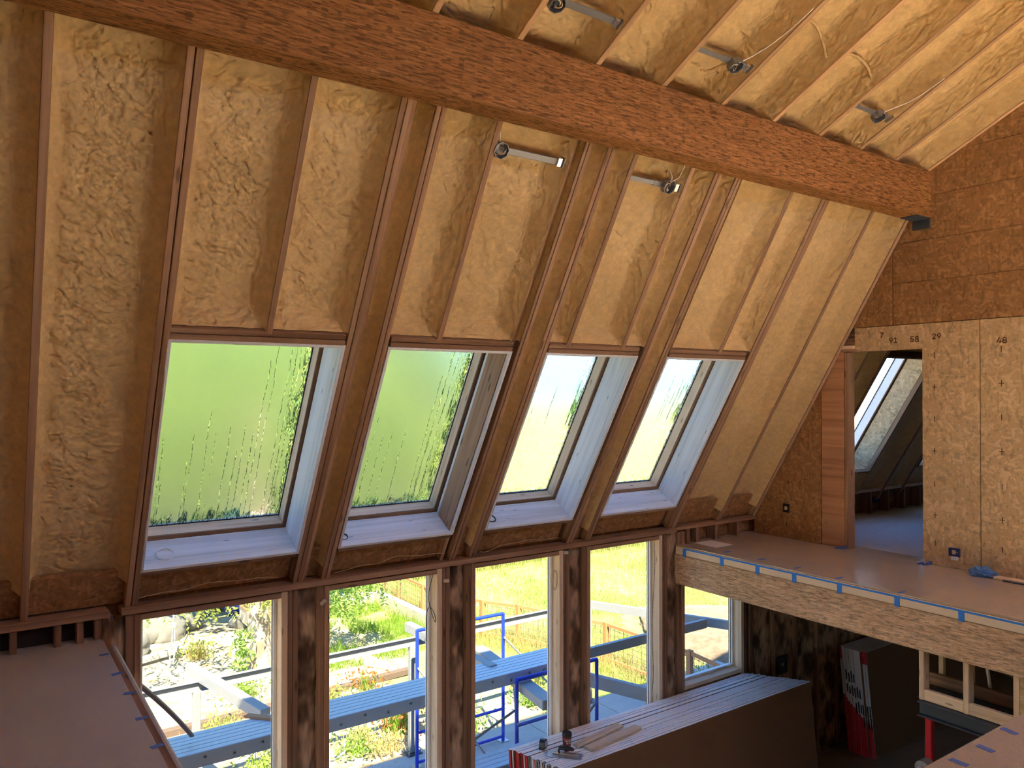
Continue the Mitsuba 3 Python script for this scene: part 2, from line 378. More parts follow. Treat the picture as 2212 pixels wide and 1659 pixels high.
def foam_bay(M, x0, x1, s0, s1, depth=0.14, seed=0, rough=1.0, fil=0.085, low=True, ds=0.022):
    """Sprayed foam between two rafters: a lumpy skin, recessed, that climbs the rafters' sides."""
    W = x1 - x0
    fil = min(fil, W * 0.42)
    ang = np.linspace(0, np.pi / 2, 8)
    e = fil * (1 - np.sin(ang)) * 1.1; e = e[::-1]           # distances from the rafter, 0..fil
    mid = np.linspace(fil * 1.1, W - fil * 1.1, max(2, int((W - 2 * fil) / 0.025)))[1:-1]
    xs = np.concatenate([e, mid, W - e[::-1]])
    ss = np.linspace(s0, s1, max(2, int((s1 - s0) / ds)))
    X, S = np.meshgrid(xs, ss)
    rng = np.random.default_rng(seed)
    wav = 0.3 * (meshkit.fbm(np.stack([0 * S, S * 2.2, 0 * S + seed], -1), 3, seed) - 0.5)
    def climb(t):
        t = np.clip(t / fil, 0, 1); return 1 - np.sqrt(np.clip(1 - (1 - t) ** 2, 0, 1))
    def slant(t):
        t = np.clip(t / (fil * 1.05), 0, 1); return (1 - t) ** 1.2
    tl, tr = X * (1 + wav), (W - X) * (1 - wav)
    c = np.maximum(climb(tl * 1.3), slant(tr))
    if low: c = np.maximum(c, 0.85 * slant((S - s0) * 0.9))
    N = -depth + (depth - 0.012) * c
    P = np.stack([X + x0, S, 0 * S + seed * 3.1], -1)
    flat = np.clip(1 - c * 1.6, 0.15, 1)
    N = N + flat * (0.018 * (meshkit.fbm(P * 3.0, 3, seed) - 0.5) + rough * 0.026 * (meshkit.fbm(P * 11.0, 3, seed + 5) - 0.5) + rough * 0.013 * (meshkit.noise(P * 30.0, seed + 9) - 0.5) - rough * 0.009 * np.abs(meshkit.fbm(P * [4.0, 9.0, 1.0], 3, seed + 2) - 0.5))
    lip = np.exp(-((np.minimum(tl, tr) - fil * 1.15) / 0.02) ** 2)
    N = N + 0.030 * rough * lip * (meshkit.noise(P * [12, 14, 1], seed + 3) - 0.3)
    N = np.minimum(N, -0.006)
    V = M(np.stack([X + x0, S, N], -1).reshape(-1, 3))
    a, b = X.shape
    i, j = np.meshgrid(np.arange(a - 1), np.arange(b - 1), indexing='ij'); i, j = i.ravel(), j.ravel()
    q = np.stack([i * b + j, i * b + j + 1, (i + 1) * b + j + 1, (i + 1) * b + j], 1)
    return V, np.vstack([q[:, [0, 1, 2]], q[:, [0, 2, 3]]]), np.stack([X.ravel(), S.ravel()], 1)

# ------------------------------------------------------------------ the setting: floors
LZ = 2.8
fl = struct('floor', 'brown paper covered ground floor seen below the loft')
obj('slab', cbox((-5, -10.9, -0.40), (13, 0.20, -0.004)), 'concrete', fl)
obj('paper_sheet', cbox((-5, -10.9, -0.004), (13, 0.004, 0.0)), 'floor_paper_dull', fl)
fl1 = struct('floor_001', 'brown paper covered loft floor at the lower left')
obj('deck', cbox((-5, -10.9, LZ - 0.30), (0.70, 0.16, LZ - 0.003)), 'lumber_dark', fl1)
obj('paper_sheet', cbox((-5, -3.70, LZ - 0.012), (0.668, 0.12, LZ), 0.004), 'floor_paper_bluelit', fl1)
obj('paper_sheet', cbox((-5, -10.9, LZ - 0.012), (0.668, -3.705, LZ), 0.004), 'floor_paper_dull', fl1)
obj('edge_strip', cbox((0.600, -10.9, LZ - 0.20), (0.725, -0.10, LZ - 0.004), 0.015), 'floor_paper_bluelit', fl1)
fl2 = struct('floor_002', 'glossy brown paper covered loft floor at the right')
obj('deck', cbox((5.93, -10.9, LZ - 0.10), (13, 0.16, LZ - 0.012)), 'lumber_dark', fl2)
obj('paper_sheet', cbox((5.895, -2.31, LZ - 0.012), (7.13, 0.12, LZ), 0.003), 'floor_paper', fl2)
obj('paper_sheet', cbox((5.895, -6.2, LZ - 0.012), (7.13, -2.30, LZ + 0.002), 0.002), 'floor_paper', fl2)
obj('paper_sheet', cbox((7.131, -4.0, LZ - 0.012), (7.34, 0.12, LZ), 0.003), 'floor_paper', fl2)
obj('room_subfloor', cbox((7.346, -4.3, LZ - 0.012), (13, 0.12, LZ), 0.003), 'concrete', fl2)
obj('paper_sheet', cbox((7.132, -10.9, LZ - 0.012), (13, -4.01, LZ), 0.003), 'floor_paper_dull', fl2)
obj('pale_underlay', cbox((1.5, -10.8, LZ), (13, -4.6, LZ + 0.002), 0), 'paper_white', fl2)  # unseen white sheet added to bounce sunlight up to the ceiling
fl3 = struct('floor_003', 'brown paper covered loft edge at the lower right corner')
obj('deck', cbox((0.73, -10.9, LZ - 0.30), (5.94, -3.83, LZ - 0.012)), 'lumber_dark', fl3)
obj('paper_sheet', cbox((0.73, -10.9, LZ - 0.012), (5.893, -3.84, LZ), 0.004), 'floor_paper_dull', fl3)
obj('edge_strip', cbox((0.73, -3.875, LZ - 0.20), (5.87, -3.81, LZ - 0.002), 0.010), 'floor_paper_dull', fl3)

# ------------------------------------------------------------------ the setting: the window wall
wf = struct('wall_front', 'unfinished timber window wall with insulated posts between the windows')
WIN = [(0.885, 1.805), (2.166, 3.080), (3.447, 4.345), (4.712, 5.615), (5.985, 6.875)]
HEADS = [2.885] * 4 + [2.46]
HEAD, SILLS = 2.885, [0.22, 0.22, 0.22, 0.22, 1.345]
def post(x0, x1, z0, z1, left=True, right=True):
    jl, jr = 0.045, 0.038
    a, b = x0, x1
    if left:
        obj('jamb_liner', cbox((a, -0.004, z0), (a + jl, 0.16, z1)), 'lumber_pale', wf); a += jl
    if right:
        obj('jamb_liner', cbox((b - jr, -0.004, z0), (b, 0.16, z1)), 'lumber', wf); b -= jr
    obj('stud', cbox((a, 0.012, z0), (a + 0.042, 0.16, z1)), 'lumber_dark', wf)
    obj('stud', cbox((a + 0.044, 0.006, z0), (a + 0.080, 0.16, z1)), 'lumber_dark', wf)
    obj('stud', cbox((b - 0.050, 0.008, z0), (b, 0.16, z1)), 'lumber_dark', wf)
    n = 24
    zz = np.linspace(z0, z1, n * 3); xx = np.linspace(a + 0.08, b - 0.05, 7)
    X, Z = np.meshgrid(xx, zz); seed = int(x0 * 100)
    Y = 0.055 - 0.05 * meshkit.fbm(np.stack([X * 9, Z * 5, 0 * X + seed], -1), 3, seed) + 0.02 * np.abs((X - xx.mean()) / (xx[-1] - xx[0]) * 2) ** 2
    i, j = np.meshgrid(np.arange(len(zz) - 1), np.arange(6), indexing='ij'); i, j = i.ravel(), j.ravel()
    q = np.stack([i * 7 + j, i * 7 + j + 1, (i + 1) * 7 + j + 1, (i + 1) * 7 + j], 1)
    obj('insulation_batt', (np.stack([X, Y, Z], -1).reshape(-1, 3), np.vstack([q[:, [0, 1, 2]], q[:, [0, 2, 3]]])), 'batt', wf, smooth=True)
post(0.62, 0.885, 0.0, 2.93, left=False)
for k in range(4):
    post(WIN[k][1], WIN[k + 1][0], 0.0, 2.93 if k < 3 else 2.93)
# right of the last window, below the loft
obj('jamb_liner', cbox((6.875, -0.004, 0), (6.92, 0.16, 2.5)), 'lumber_pale', wf)
for x in (6.925, 7.03, 7.44, 7.86, 8.28, 8.70, 9.12, 9.54, 9.96, 10.4, 10.8, 11.2, 11.6, 12.0, 12.4, 12.8):
    obj('stud', cbox((x, 0.006, 0.04), (x + 0.042, 0.16, 2.4)), 'lumber_dark', wf)
obj('insulation_batt', cbox((6.97, 0.05, 0.0), (13, 0.14, 2.5)), 'batt', wf)
obj('insulation_batt', cbox((-5, 0.05, 0.0), (0.63, 0.14, 2.5)), 'batt', wf)
obj('outer_sheathing', join([cbox((-5, 0.165, -0.15), (WIN[0][0] - 0.01, 0.19, 3.1)), cbox((6.89, 0.165, -0.15), (13, 0.19, 3.1)), cbox((WIN[0][0] - 0.01, 0.165, -0.15), (6.89, 0.19, 0.19)), cbox((5.615, 0.165, 0.1), (6.89, 0.19, SILLS[4] - 0.03)), cbox((5.97, 0.165, 2.48), (6.89, 0.19, 2.92)), cbox((WIN[0][0] - 0.01, 0.165, HEAD + 0.02), (6.89, 0.19, 3.2))]
    + [cbox((WIN[k][1] + 0.01, 0.165, 0.1), (WIN[k + 1][0] - 0.01, 0.19, HEAD + 0.03)) for k in range(4)]), 'osb_dark', wf)
for (a, b), SILL, HEAD in zip(WIN, SILLS, HEADS):
    obj('sill_board', cbox((a, -0.004, SILL - 0.042), (b, 0.16, SILL)), 'lumber_pale', wf)
    obj('head_board', cbox((a - 0.03, 0.0, HEAD), (b + 0.03, 0.16, HEAD + 0.040)), 'lumber', wf)
    obj('apron_board', cbox((a, 0.0, 0.0), (b, 0.02, SILL - 0.044)), 'osb_dark', wf)
# plates
obj('plate_strip', cbox((0.765, -0.045, 2.942), (5.83, 0.10, 2.985)), 'lumber', wf)
obj('plate_strip', cbox((-5, -0.045, 2.942), (0.695, 0.10, 2.985)), 'lumber', wf)
obj('plate_strip', cbox((5.84, -0.02, 2.955), (7.12, 0.12, 2.99)), 'lumber_dark', wf)
obj('plate_strip', cbox((7.25, -0.045, 3.09), (13, 0.10, 3.13)), 'lumber_pale', wf)
for xs, z1 in (((-0.62, -0.2, 0.17, 0.40, 0.52), 2.942), ((6.02, 6.15, 6.45, 6.8), 2.955), (np.arange(7.4, 13, 0.405), 3.09)):
    for x in xs:
        obj('stub_stud', cbox((x, -0.01, LZ), (x + 0.038, 0.12, z1)), 'lumber_dark' if x < 7 else 'lumber', wf)
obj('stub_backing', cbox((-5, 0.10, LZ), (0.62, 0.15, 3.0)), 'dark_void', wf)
obj('stub_backing', cbox((5.9, 0.125, LZ), (13, 0.15, 3.15)), 'osb_dark', wf)
# ragged insulation plug at the left corner
m = trimesh.creation.icosphere(3, 1.0); v = m.vertices * [0.05, 0.05, 0.16]; v = v * (0.7 + 0.6 * meshkit.fbm(m.vertices * 4, 3, 3))[:, None] + [0.70, 0.03, 2.80]
obj('insulation_tuft', (v, m.faces), 'batt', wf, smooth=True)

for k_, (x, z, a_) in enumerate(((2.115, 2.81, 0.7), (3.165, 2.82, -0.15), (4.42, 2.90, -0.1))):
    def M(v, x=x, z=z, a_=a_): return np.stack([x + v[:, 0] * math.cos(a_) - v[:, 2] * math.sin(a_), v[:, 1] - 0.006, z + v[:, 0] * math.sin(a_) + v[:, 2] * math.cos(a_)], 1)
    obj('shim', cbox((-0.025, -0.002, -0.014), (0.025, 0.008, 0.014), 0.001, M), 'lumber_pale', label='small pale wood shim at the top of the post left of the %s tall window' % ['second', 'middle', 'fourth'][k_], cat='shim')
# windows of the front wall
for k, (a, b) in enumerate(WIN):
    w = struct('window_%d' % (k + 1), ['tall window at the left end of the lower row', 'second tall window of the lower row', 'middle tall window of the lower row', 'fourth tall window of the lower row', 'window under the right loft'][k])
    y0, y1, t, SILL, HEAD = 0.10, 0.15, 0.026, SILLS[k], HEADS[k]
    for lo, hi in (((a, y0, SILL), (a + t, y1, HEAD)), ((b - t, y0, SILL), (b, y1, HEAD)), ((a, y0, SILL), (b, y1, SILL + t)), ((a, y0, HEAD - t * 0.5), (b, y1, HEAD))):
        obj('frame', cbox(lo, hi), 'white_vinyl', w)
    obj('gasket', join([cbox((b - t - 0.006, 0.118, SILL), (b - t, 0.128, HEAD)), cbox((a + t, 0.118, SILL), (a + t + 0.004, 0.128, HEAD))]), 'zinc', w)
    obj('pane', (np.array([(a + t, 0.122, SILL + t), (b - t, 0.122, SILL + t), (b - t, 0.122, HEAD - t / 2), (a + t, 0.122, HEAD - t / 2)]), np.array([[0, 1, 2], [0, 2, 3]])), 'glass', w)

# ------------------------------------------------------------------ the setting: the steep slope with its skylights
cs = struct('ceiling_001', 'steep rafter slope with sprayed foam between the rafters')
def raft(x0, x1, s0=-0.02, s1=3.75, n0=-0.24, n1=0.0, mat='lumber', par=None, M=NS, name='rafter'):
    return obj(name, cbox((x0, s0, n0), (x1, s1, n1), 0.003, M), mat, par or cs)
SKY = [(0.875, 1.865), (2.195, 3.130), (3.472, 4.370), (4.740, 5.700)]
S0, S1 = 0.29, 1.915
full = [(-0.40, -0.36), (0.222, 0.262), (0.790, 0.824), (0.830, 0.866), (1.885, 1.918), (1.922, 1.955), (2.100, 2.132), (2.136, 2.168),
        (3.190, 3.216), (3.220, 3.250), (3.380, 3.412), (3.416, 3.450), (4.425, 4.460), (4.464, 4.502), (4.650, 4.680), (4.684, 4.712), (5.750, 5.790), (5.795, 5.850), (6.495, 6.535), (7.070, 7.118)]
for a, b in full: raft(a, b)
raft(1.958, 1.985, n1=-0.012); raft(3.120, 3.152, n1=-0.03); raft(4.716, 4.74, s0=1.95, n1=-0.02); raft(4.716, 4.738, s0=-0.02, s1=0.25, n1=-0.02)
for a, b in ((1.381, 1.417), (2.514, 2.552), (3.618, 3.658), (4.172, 4.212), (5.330, 5.370)): raft(a, b, s0=1.985, n1=-0.004)
for k, (a, b) in enumerate(SKY):
    obj('header', cbox((a - 0.01, S1 + 0.018, -0.23), (b + 0.012, S1 + 0.052, 0.0), 0.003, NS), 'lumber_dark', cs)
    obj('header', cbox((a - 0.01, S1 + 0.056, -0.23), (b + 0.012, S1 + 0.090, -0.006), 0.003, NS), 'lumber_dark', cs)
    obj('sill_blocking', cbox((a - 0.01, S0 - 0.060, -0.23), (b + 0.012, S0 - 0.02, -0.012), 0.003, NS), 'lumber_dark', cs)
    obj('rim_blocking', cbox((a - 0.01, -0.02, -0.12), (b + 0.012, S0 - 0.062, -0.085), 0.003, NS), 'osb_dark', cs)
    # foam rim along the top of the rim blocking
    x = np.linspace(a, b, 60); d = 0.012 + 0.035 * meshkit.fbm(np.stack([x * 5, 0 * x, 0 * x + k], -1), 3, k)
    top = np.stack([x, 0 * x + S0 - 0.063, 0 * x - 0.070], -1); bot = np.stack([x, S0 - 0.063 - d, 0 * x - 0.078], -1); back = np.stack([x, S0 - 0.063 - d - 0.006, 0 * x - 0.086], -1)
    V = NS(np.stack([top, bot, back], 1).reshape(-1, 3)); i = np.arange(59)[:, None] * 3
    obj('foam_lip', (V, np.vstack([i + [0, 3, 1], i + [3, 4, 1], i + [1, 4, 2], i + [4, 5, 2]])), 'foam', cs, smooth=True)
for a, b in ((-0.36, 0.222), (0.262, 0.790), (1.985, 2.100), (3.250, 3.380), (4.502, 4.650), (5.850, 6.495), (6.535, 7.070)):
    obj('rim_blocking', cbox((a, -0.04, -0.12), (b, 0.24, -0.085), 0.003, NS), 'osb_dark', cs)
bays = [(-0.36, 0.222, 0.19), (0.262, 0.790, 0.19), (1.985, 2.100, 0.10), (3.250, 3.380, 0.10), (4.502, 4.650, 0.10), (5.850, 6.495, 0.12), (6.535, 7.070, 0.12),
        (0.866, 1.381, 2.01), (1.417, 1.885, 2.01), (2.168, 2.514, 2.01), (2.552, 3.120, 2.01), (3.152, 3.190, 2.01), (3.450, 3.618, 2.01), (3.658, 4.172, 2.01), (4.212, 4.425, 2.01), (4.740, 5.330, 2.01), (5.370, 5.750, 2.01)]
for k, (a, b, s0) in enumerate(bays):
    obj('foam_bay', foam_bay(NS, a, b, s0, 3.75, 0.145, 20 + k, 1.3 if b < 2.0 else 0.7, low=s0 > 1), 'foam', cs, smooth=True)
# unseen run of the slope further left and right
obj('foam_bay', foam_bay(NS, -5.0, -0.40, 0.05, 3.75, 0.12, 70, 1.0, ds=0.2), 'foam', cs, smooth=True)
SK5 = (8.02, 9.02); SK6 = (10.18, 11.18); S50, S51 = 0.47, 2.02
for a, b, s0, s1 in ((7.25, 7.62, 0.1, 3.75), (7.66, 7.98, 0.1, 3.75), (9.06, 9.60, 0.1, 3.75), (9.64, 10.1, 0.1, 3.75), (10.14, 11.22, S51 + 0.08, 3.75), (10.14, 11.22, 0.1, S50 - 0.06), (11.22, 11.4, 0.1, 3.75), (11.44, 12.0, 0.1, 3.75), (12.04, 13.0, 0.1, 3.75), (7.98, 9.06, S51 + 0.08, 3.75), (7.98, 9.06, 0.1, S50 - 0.06)):
    obj('foam_bay', foam_bay(NS, a, b, s0, s1, 0.13, int(a * 31), 0.7, ds=0.04), 'foam', cs, smooth=True)
    if s0 == 0.1 and s1 > 3: raft(b, b + 0.04)
obj('roof_deck', join([cbox((-5, -0.25, -0.335), (13, S0 - 0.02, -0.30), 0.002, NS), cbox((-5, S1 + 0.02, -0.335), (7.9, 4.0, -0.30), 0.002, NS), cbox((7.9, S51 + 0.02, -0.335), (13, 4.0, -0.30), 0.002, NS),
     cbox((7.9, S0 - 0.02, -0.335), (13, S50 - 0.02, -0.30), 0.002, NS), cbox((SK5[1] + 0.02, S50 - 0.02, -0.335), (SK6[0] - 0.02, S51 + 0.02, -0.30), 0.002, NS), cbox((SK6[1] + 0.02, S50 - 0.02, -0.335), (13, S51 + 0.02, -0.30), 0.002, NS)]
     + [cbox((a, S0 - 0.02, -0.335), (b, S1 + 0.02, -0.30), 0.002, NS) for a, b in ((-5, SKY[0][0] - 0.02), (SKY[0][1] + 0.02, SKY[1][0] - 0.02), (SKY[1][1] + 0.02, SKY[2][0] - 0.02), (SKY[2][1] + 0.02, SKY[3][0] - 0.02), (SKY[3][1] + 0.02, SK5[0] - 0.02))]), 'metal_roof', cs)

def skylight(name, label, a, b, s0, s1, fogged=True, k=0):
    w = struct(name, label)
    d, g0, g1 = 0.28, -0.292, -0.43
    side = 'whitewash' if fogged else 'osb'
    for nm, lo, hi in (('shaft_side', (a - 0.018, s0 - 0.018, -d), (a, s1 + 0.018, -0.055)), ('shaft_side', (b, s0 - 0.018, -d), (b + 0.018, s1 + 0.018, -0.055)),
                       ('shaft_sill', (a, s0 - 0.018, -d), (b, s0, -0.055)), ('shaft_head', (a, s1, -d), (b, s1 + 0.018, -0.055))):
        obj(nm, cbox(lo, hi, 0.002, NS), side, w)
    for lo, hi in (((a - 0.02, s0 - 0.02, -0.054), (a + 0.001, s1 + 0.02, 0.0)), ((b - 0.001, s0 - 0.02, -0.054), (b + 0.02, s1 + 0.02, 0.0)), ((a, s0 - 0.02, -0.054), (b, s0 + 0.001, 0.0)), ((a, s1 - 0.001, -0.054), (b, s1 + 0.02, 0.0))):
        obj('shaft_edge', cbox(lo, hi, 0.002, NS), 'whitewash' if fogged else 'lumber_dark', w)
    i = 0.018
    fa, fb, fs, ft = a + i, b - i, s0 + i, s1 - i
    m = ('lumber_pale' if fogged else 'white_vinyl')
    obj('frame_groove', join([cbox((a - 0.018, s0 - 0.018, g0 - 0.012), (fa + 0.004, s1 + 0.018, g0), 0.001, NS), cbox((fb - 0.004, s0 - 0.018, g0 - 0.012), (b + 0.018, s1 + 0.018, g0), 0.001, NS),
                              cbox((a, s0 - 0.018, g0 - 0.012), (b, fs + 0.004, g0), 0.001, NS), cbox((a, ft - 0.004, g0 - 0.012), (b, s1 + 0.018, g0), 0.001, NS)]), 'lumber_dark', w)
    for lo, hi in (((a - 0.03, s0 - 0.03, g1), (fa, s1 + 0.03, g0 - 0.012)), ((fb, s0 - 0.03, g1), (b + 0.03, s1 + 0.03, g0 - 0.012)), ((fa, s0 - 0.03, g1), (fb, fs, g0 - 0.012)), ((fa, ft, g1), (fb, s1 + 0.03, g0 - 0.012))):
        obj('frame', cbox(lo, hi, 0.003, NS), m, w)
    ng = -0.405
    obj('gasket', join([cbox((fa, fs, ng - 0.004), (fa + 0.006, ft, ng + 0.006), 0.001, NS), cbox((fb - 0.006, fs, ng - 0.004), (fb, ft, ng + 0.006), 0.001, NS), cbox((fa, fs, ng - 0.004), (fb, fs + 0.006, ng + 0.006), 0.001, NS), cbox((fa, ft - 0.006, ng - 0.004), (fb, ft, ng + 0.006), 0.001, NS)]), 'gasket', w)
    q = NS(np.array([(fa, fs, ng), (fb, fs, ng), (fb, ft, ng), (fa, ft, ng)]))
    W, H = fb - fa, ft - fs
    wi = round(W * 100); o = np.array([wi * 10.0, 10.0 * (k + 1)])
    uv = np.array([(0, 0), (W, 0), (W, H), (0, H)]) + o + [0.001, 0.001]
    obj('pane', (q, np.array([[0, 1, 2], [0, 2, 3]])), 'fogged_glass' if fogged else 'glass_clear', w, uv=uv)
    obj('outer_cladding', join([cbox((a - 0.06, s0 - 0.06, -0.45), (a - 0.031, s1 + 0.06, -0.30), 0.003, NS), cbox((b + 0.031, s0 - 0.06, -0.45), (b + 0.06, s1 + 0.06, -0.30), 0.003, NS), cbox((a - 0.06, s0 - 0.06, -0.45), (b + 0.06, s0 - 0.031, -0.30), 0.003, NS), cbox((a - 0.06, s1 + 0.031, -0.45), (b + 0.06, s1 + 0.06, -0.30), 0.003, NS)]), 'metal_roof', w)
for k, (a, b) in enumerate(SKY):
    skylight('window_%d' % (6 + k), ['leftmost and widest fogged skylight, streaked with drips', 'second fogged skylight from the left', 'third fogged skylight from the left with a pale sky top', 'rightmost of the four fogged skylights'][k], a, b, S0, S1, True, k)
skylight('window_10', 'clear skylight of the room behind the doorway', SK5[0], SK5[1], S50, S51, False)
skylight('window_11', 'second clear skylight of the room behind the doorway', SK6[0], SK6[1], S50, S51, False)

# ------------------------------------------------------------------ the setting: the shallow slope above the beam
cu = struct('ceiling', 'shallow rafter ceiling with sprayed foam above the big beam')
ux = [1.380, 1.965, 2.515, 3.105, 3.680, 4.265, 4.835, 5.410, 5.985, 6.530, 7.085]
for x in ux: raft(x, x + 0.040, -0.3, 3.95, par=cu, M=US, mat='rafter_tan')
prev = -5.0
for k, x in enumerate(ux):
    if k == 0: obj('foam_bay', foam_bay(US, -5.0, x, -0.3, 3.95, 0.13, 101, 1.0, low=False, ds=0.2), 'foam', cu, smooth=True)
    else: obj('foam_bay', foam_bay(US, ux[k - 1] + 0.04, x, -0.30, 3.95, 0.195, 100 + k, 0.9 if k < 5 else 0.6, low=False, fil=0.072), 'foam', cu, smooth=True)
obj('foam_bay', foam_bay(US, 7.125, 13.0, 0.0, 3.95, 0.12, 140, 0.7, low=False, ds=0.2), 'foam', cu, smooth=True)
obj('roof_deck', cbox((-5.2, -0.3, -0.335), (13.2, 4.1, -0.30), 0.002, US), 'metal_roof', cu)

# the unseen far side of the roof and house: the same slopes mirrored at the ridge, with unseen openings added to let sun brighten the interior
cb = struct('ceiling_002', 'far slopes of the roof behind the camera')
SHX = [(0.0, 0.9), (2.2, 3.8), (4.2, 6.2), (6.4, 8.4), (8.6, 10.6), (10.8, 12.7)]
SHA, SHB = 0.10, 1.6
q, xx = [], -5.2
SUS = SOUTH(US)
for a, b in SHX:
    q.append(cbox((xx, SHA, -0.42), (a, SHB, -0.02), 0.002, SUS)); xx = b
q += [cbox((xx, SHA, -0.42), (13.2, SHB, -0.02), 0.002, SUS), cbox((-5.2, -0.3, -0.42), (13.2, SHA, -0.02), 0.002, SUS), cbox((-5.2, SHB, -0.42), (13.2, 4.1, -0.02), 0.002, SUS), cbox((-5, -0.3, -0.30), (13, 3.9, -0.06), 0.002, SOUTH(NS))]
obj('foam_bay', join(q), 'foam', cb)
obj('ridge_board', cbox((-5, YR - 0.03, 7.75), (13, YR + 0.03, 8.05)), 'lumber', cb)
wb = struct('wall_back', 'rear wall behind the camera')
obj('panel', cbox((-5, -11.0, -0.1), (13, -10.86, 3.2)), 'osb', wb)
wl = struct('wall_left', 'left gable wall outside the frame')
gab = Polygon([(0.3, -0.1), (0.3, 2.9), (-1.75, 6.5), (YR, 8.3), (2 * YR + 1.75, 6.5), (2 * YR - 0.3, 2.9), (2 * YR - 0.3, -0.1)])
gabl = gab.difference(Polygon([(-6.2, 0.05), (-1.2, 0.05), (-1.2, 2.2), (-6.2, 2.2)]))  # unseen ground floor opening, added to light the space below the loft
obj('panel', prism(gabl, 0.1, lambda v: np.stack([-5.0 - v[:, 2], v[:, 0], v[:, 1]], 1)), 'osb', wl)
wg = struct('wall_end', 'right gable wall outside the frame')
gabw = gab.difference(Polygon([(-6.2, 1.4), (-5.2, 1.4), (-5.2, 2.1), (-6.2, 2.1)]))  # small unseen opening added for daylight under the right loft
obj('panel', prism(gabw, 0.1, lambda v: np.stack([13.1 - v[:, 2], v[:, 0], v[:, 1]], 1)), 'osb', wg)

# ------------------------------------------------------------------ the setting: the OSB wall with its doorway
wr = struct('wall_right', 'wall of OSB sheets with a doorway on the right loft')
XW = 7.13
def osbsheet(poly, mat, name='osb_panel', t=0.012, x=XW):
    g = Polygon(poly).buffer(-0.0018, join_style=2)
    piece[0] += 1
    off = np.array([piece[0] * 2.3, piece[0] * 1.7])
    v, f, uv = prism(g, t, lambda v: np.stack([x + v[:, 2], v[:, 0], v[:, 1]], 1))
    return obj(name, (v, f, uv + off), mat, wr)
roofz = lambda y: Z0 + (-y) * math.tan(AL)
def roofpoly(y0, y1, z0, z1):
    """the part of a rectangle (y from y0 down to y1) below the steep slope"""
    return Polygon([(y0, z0), (y1, z0), (y1, z1), (y0, z1)]).intersection(Polygon([(0.12, 2.0), (-9, 2.0), (-9, 6.45), (-2.03, 6.45), (-1.92, roofz(-1.92) + 0.1), (0.12, roofz(0.12) + 0.1)])).exterior.coords
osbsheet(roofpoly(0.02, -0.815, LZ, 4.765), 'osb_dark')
osbsheet(roofpoly(-0.818, -1.072, LZ, 4.765), 'plywood', 'plywood_strip')
osbsheet([(-1.185, 4.76), (-1.845, 4.76), (-1.845, LZ), (-2.340, LZ), (-2.340, 4.995), (-1.185, 4.995)], 'osb')
osbsheet([(-2.343, LZ), (-3.56, LZ), (-3.56, 4.995), (-2.343, 4.995)], 'osb')
osbsheet([(-3.563, LZ), (-4.3, LZ), (-4.3, 4.995), (-3.563, 4.995)], 'osb')
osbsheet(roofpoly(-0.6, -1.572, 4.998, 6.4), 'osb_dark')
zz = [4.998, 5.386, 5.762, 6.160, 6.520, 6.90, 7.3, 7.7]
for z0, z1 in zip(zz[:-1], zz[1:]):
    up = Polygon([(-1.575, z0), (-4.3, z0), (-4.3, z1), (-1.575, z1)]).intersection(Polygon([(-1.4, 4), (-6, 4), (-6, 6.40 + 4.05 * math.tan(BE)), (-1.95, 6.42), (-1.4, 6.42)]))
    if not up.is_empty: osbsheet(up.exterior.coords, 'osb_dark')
# framing and the other face
obj('framing', cbox((XW + 0.014, -4.3, LZ), (XW + 0.10, -1.87, 4.9)), 'lumber_dark', wr)
obj('framing', cbox((XW + 0.014, -1.07, LZ), (XW + 0.10, -0.1, 3.1)), 'lumber_dark', wr)
obj('framing', prism(Polygon(roofpoly(-0.1, -4.3, 4.80, 6.4)), 0.08, lambda v: np.stack([XW + 0.014 + v[:, 2], v[:, 0], v[:, 1]], 1)), 'lumber_dark', wr)
obj('framing', prism(Polygon(roofpoly(-0.0, -1.04, 2.9, 4.80)), 0.08, lambda v: np.stack([XW + 0.016 + v[:, 2], v[:, 0], v[:, 1]], 1)), 'lumber_dark', wr)
obj('framing', prism(Polygon([(-2.0, 6.4), (-4.3, 6.4), (-4.3, 7.4), (-4.2, 7.5), (-2.0, 6.4)]), 0.08, lambda v: np.stack([XW + 0.014 + v[:, 2], v[:, 0], v[:, 1]], 1)), 'lumber_dark', wr)
wm = struct('wall_room', 'rear wall of the room behind the doorway')
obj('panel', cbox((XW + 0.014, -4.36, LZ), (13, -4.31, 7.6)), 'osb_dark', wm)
d1 = struct('door_1', 'open doorway framed in bare lumber')
obj('jamb', cbox((XW - 0.002, -1.112, LZ), (XW + 0.115, -1.074, 4.76)), 'lumber', d1)
obj('jamb', cbox((XW + 0.014, -1.866, LZ), (XW + 0.115, -1.847, 4.76)), 'lumber', d1)
obj('head', cbox((XW + 0.002, -1.86, 4.765), (XW + 0.115, -1.03, 4.803)), 'lumber', d1)
obj('header_plate', cbox((XW - 0.012, -1.183, 4.790), (XW + 0.03, -0.98, 4.826)), 'lumber_pale', d1)

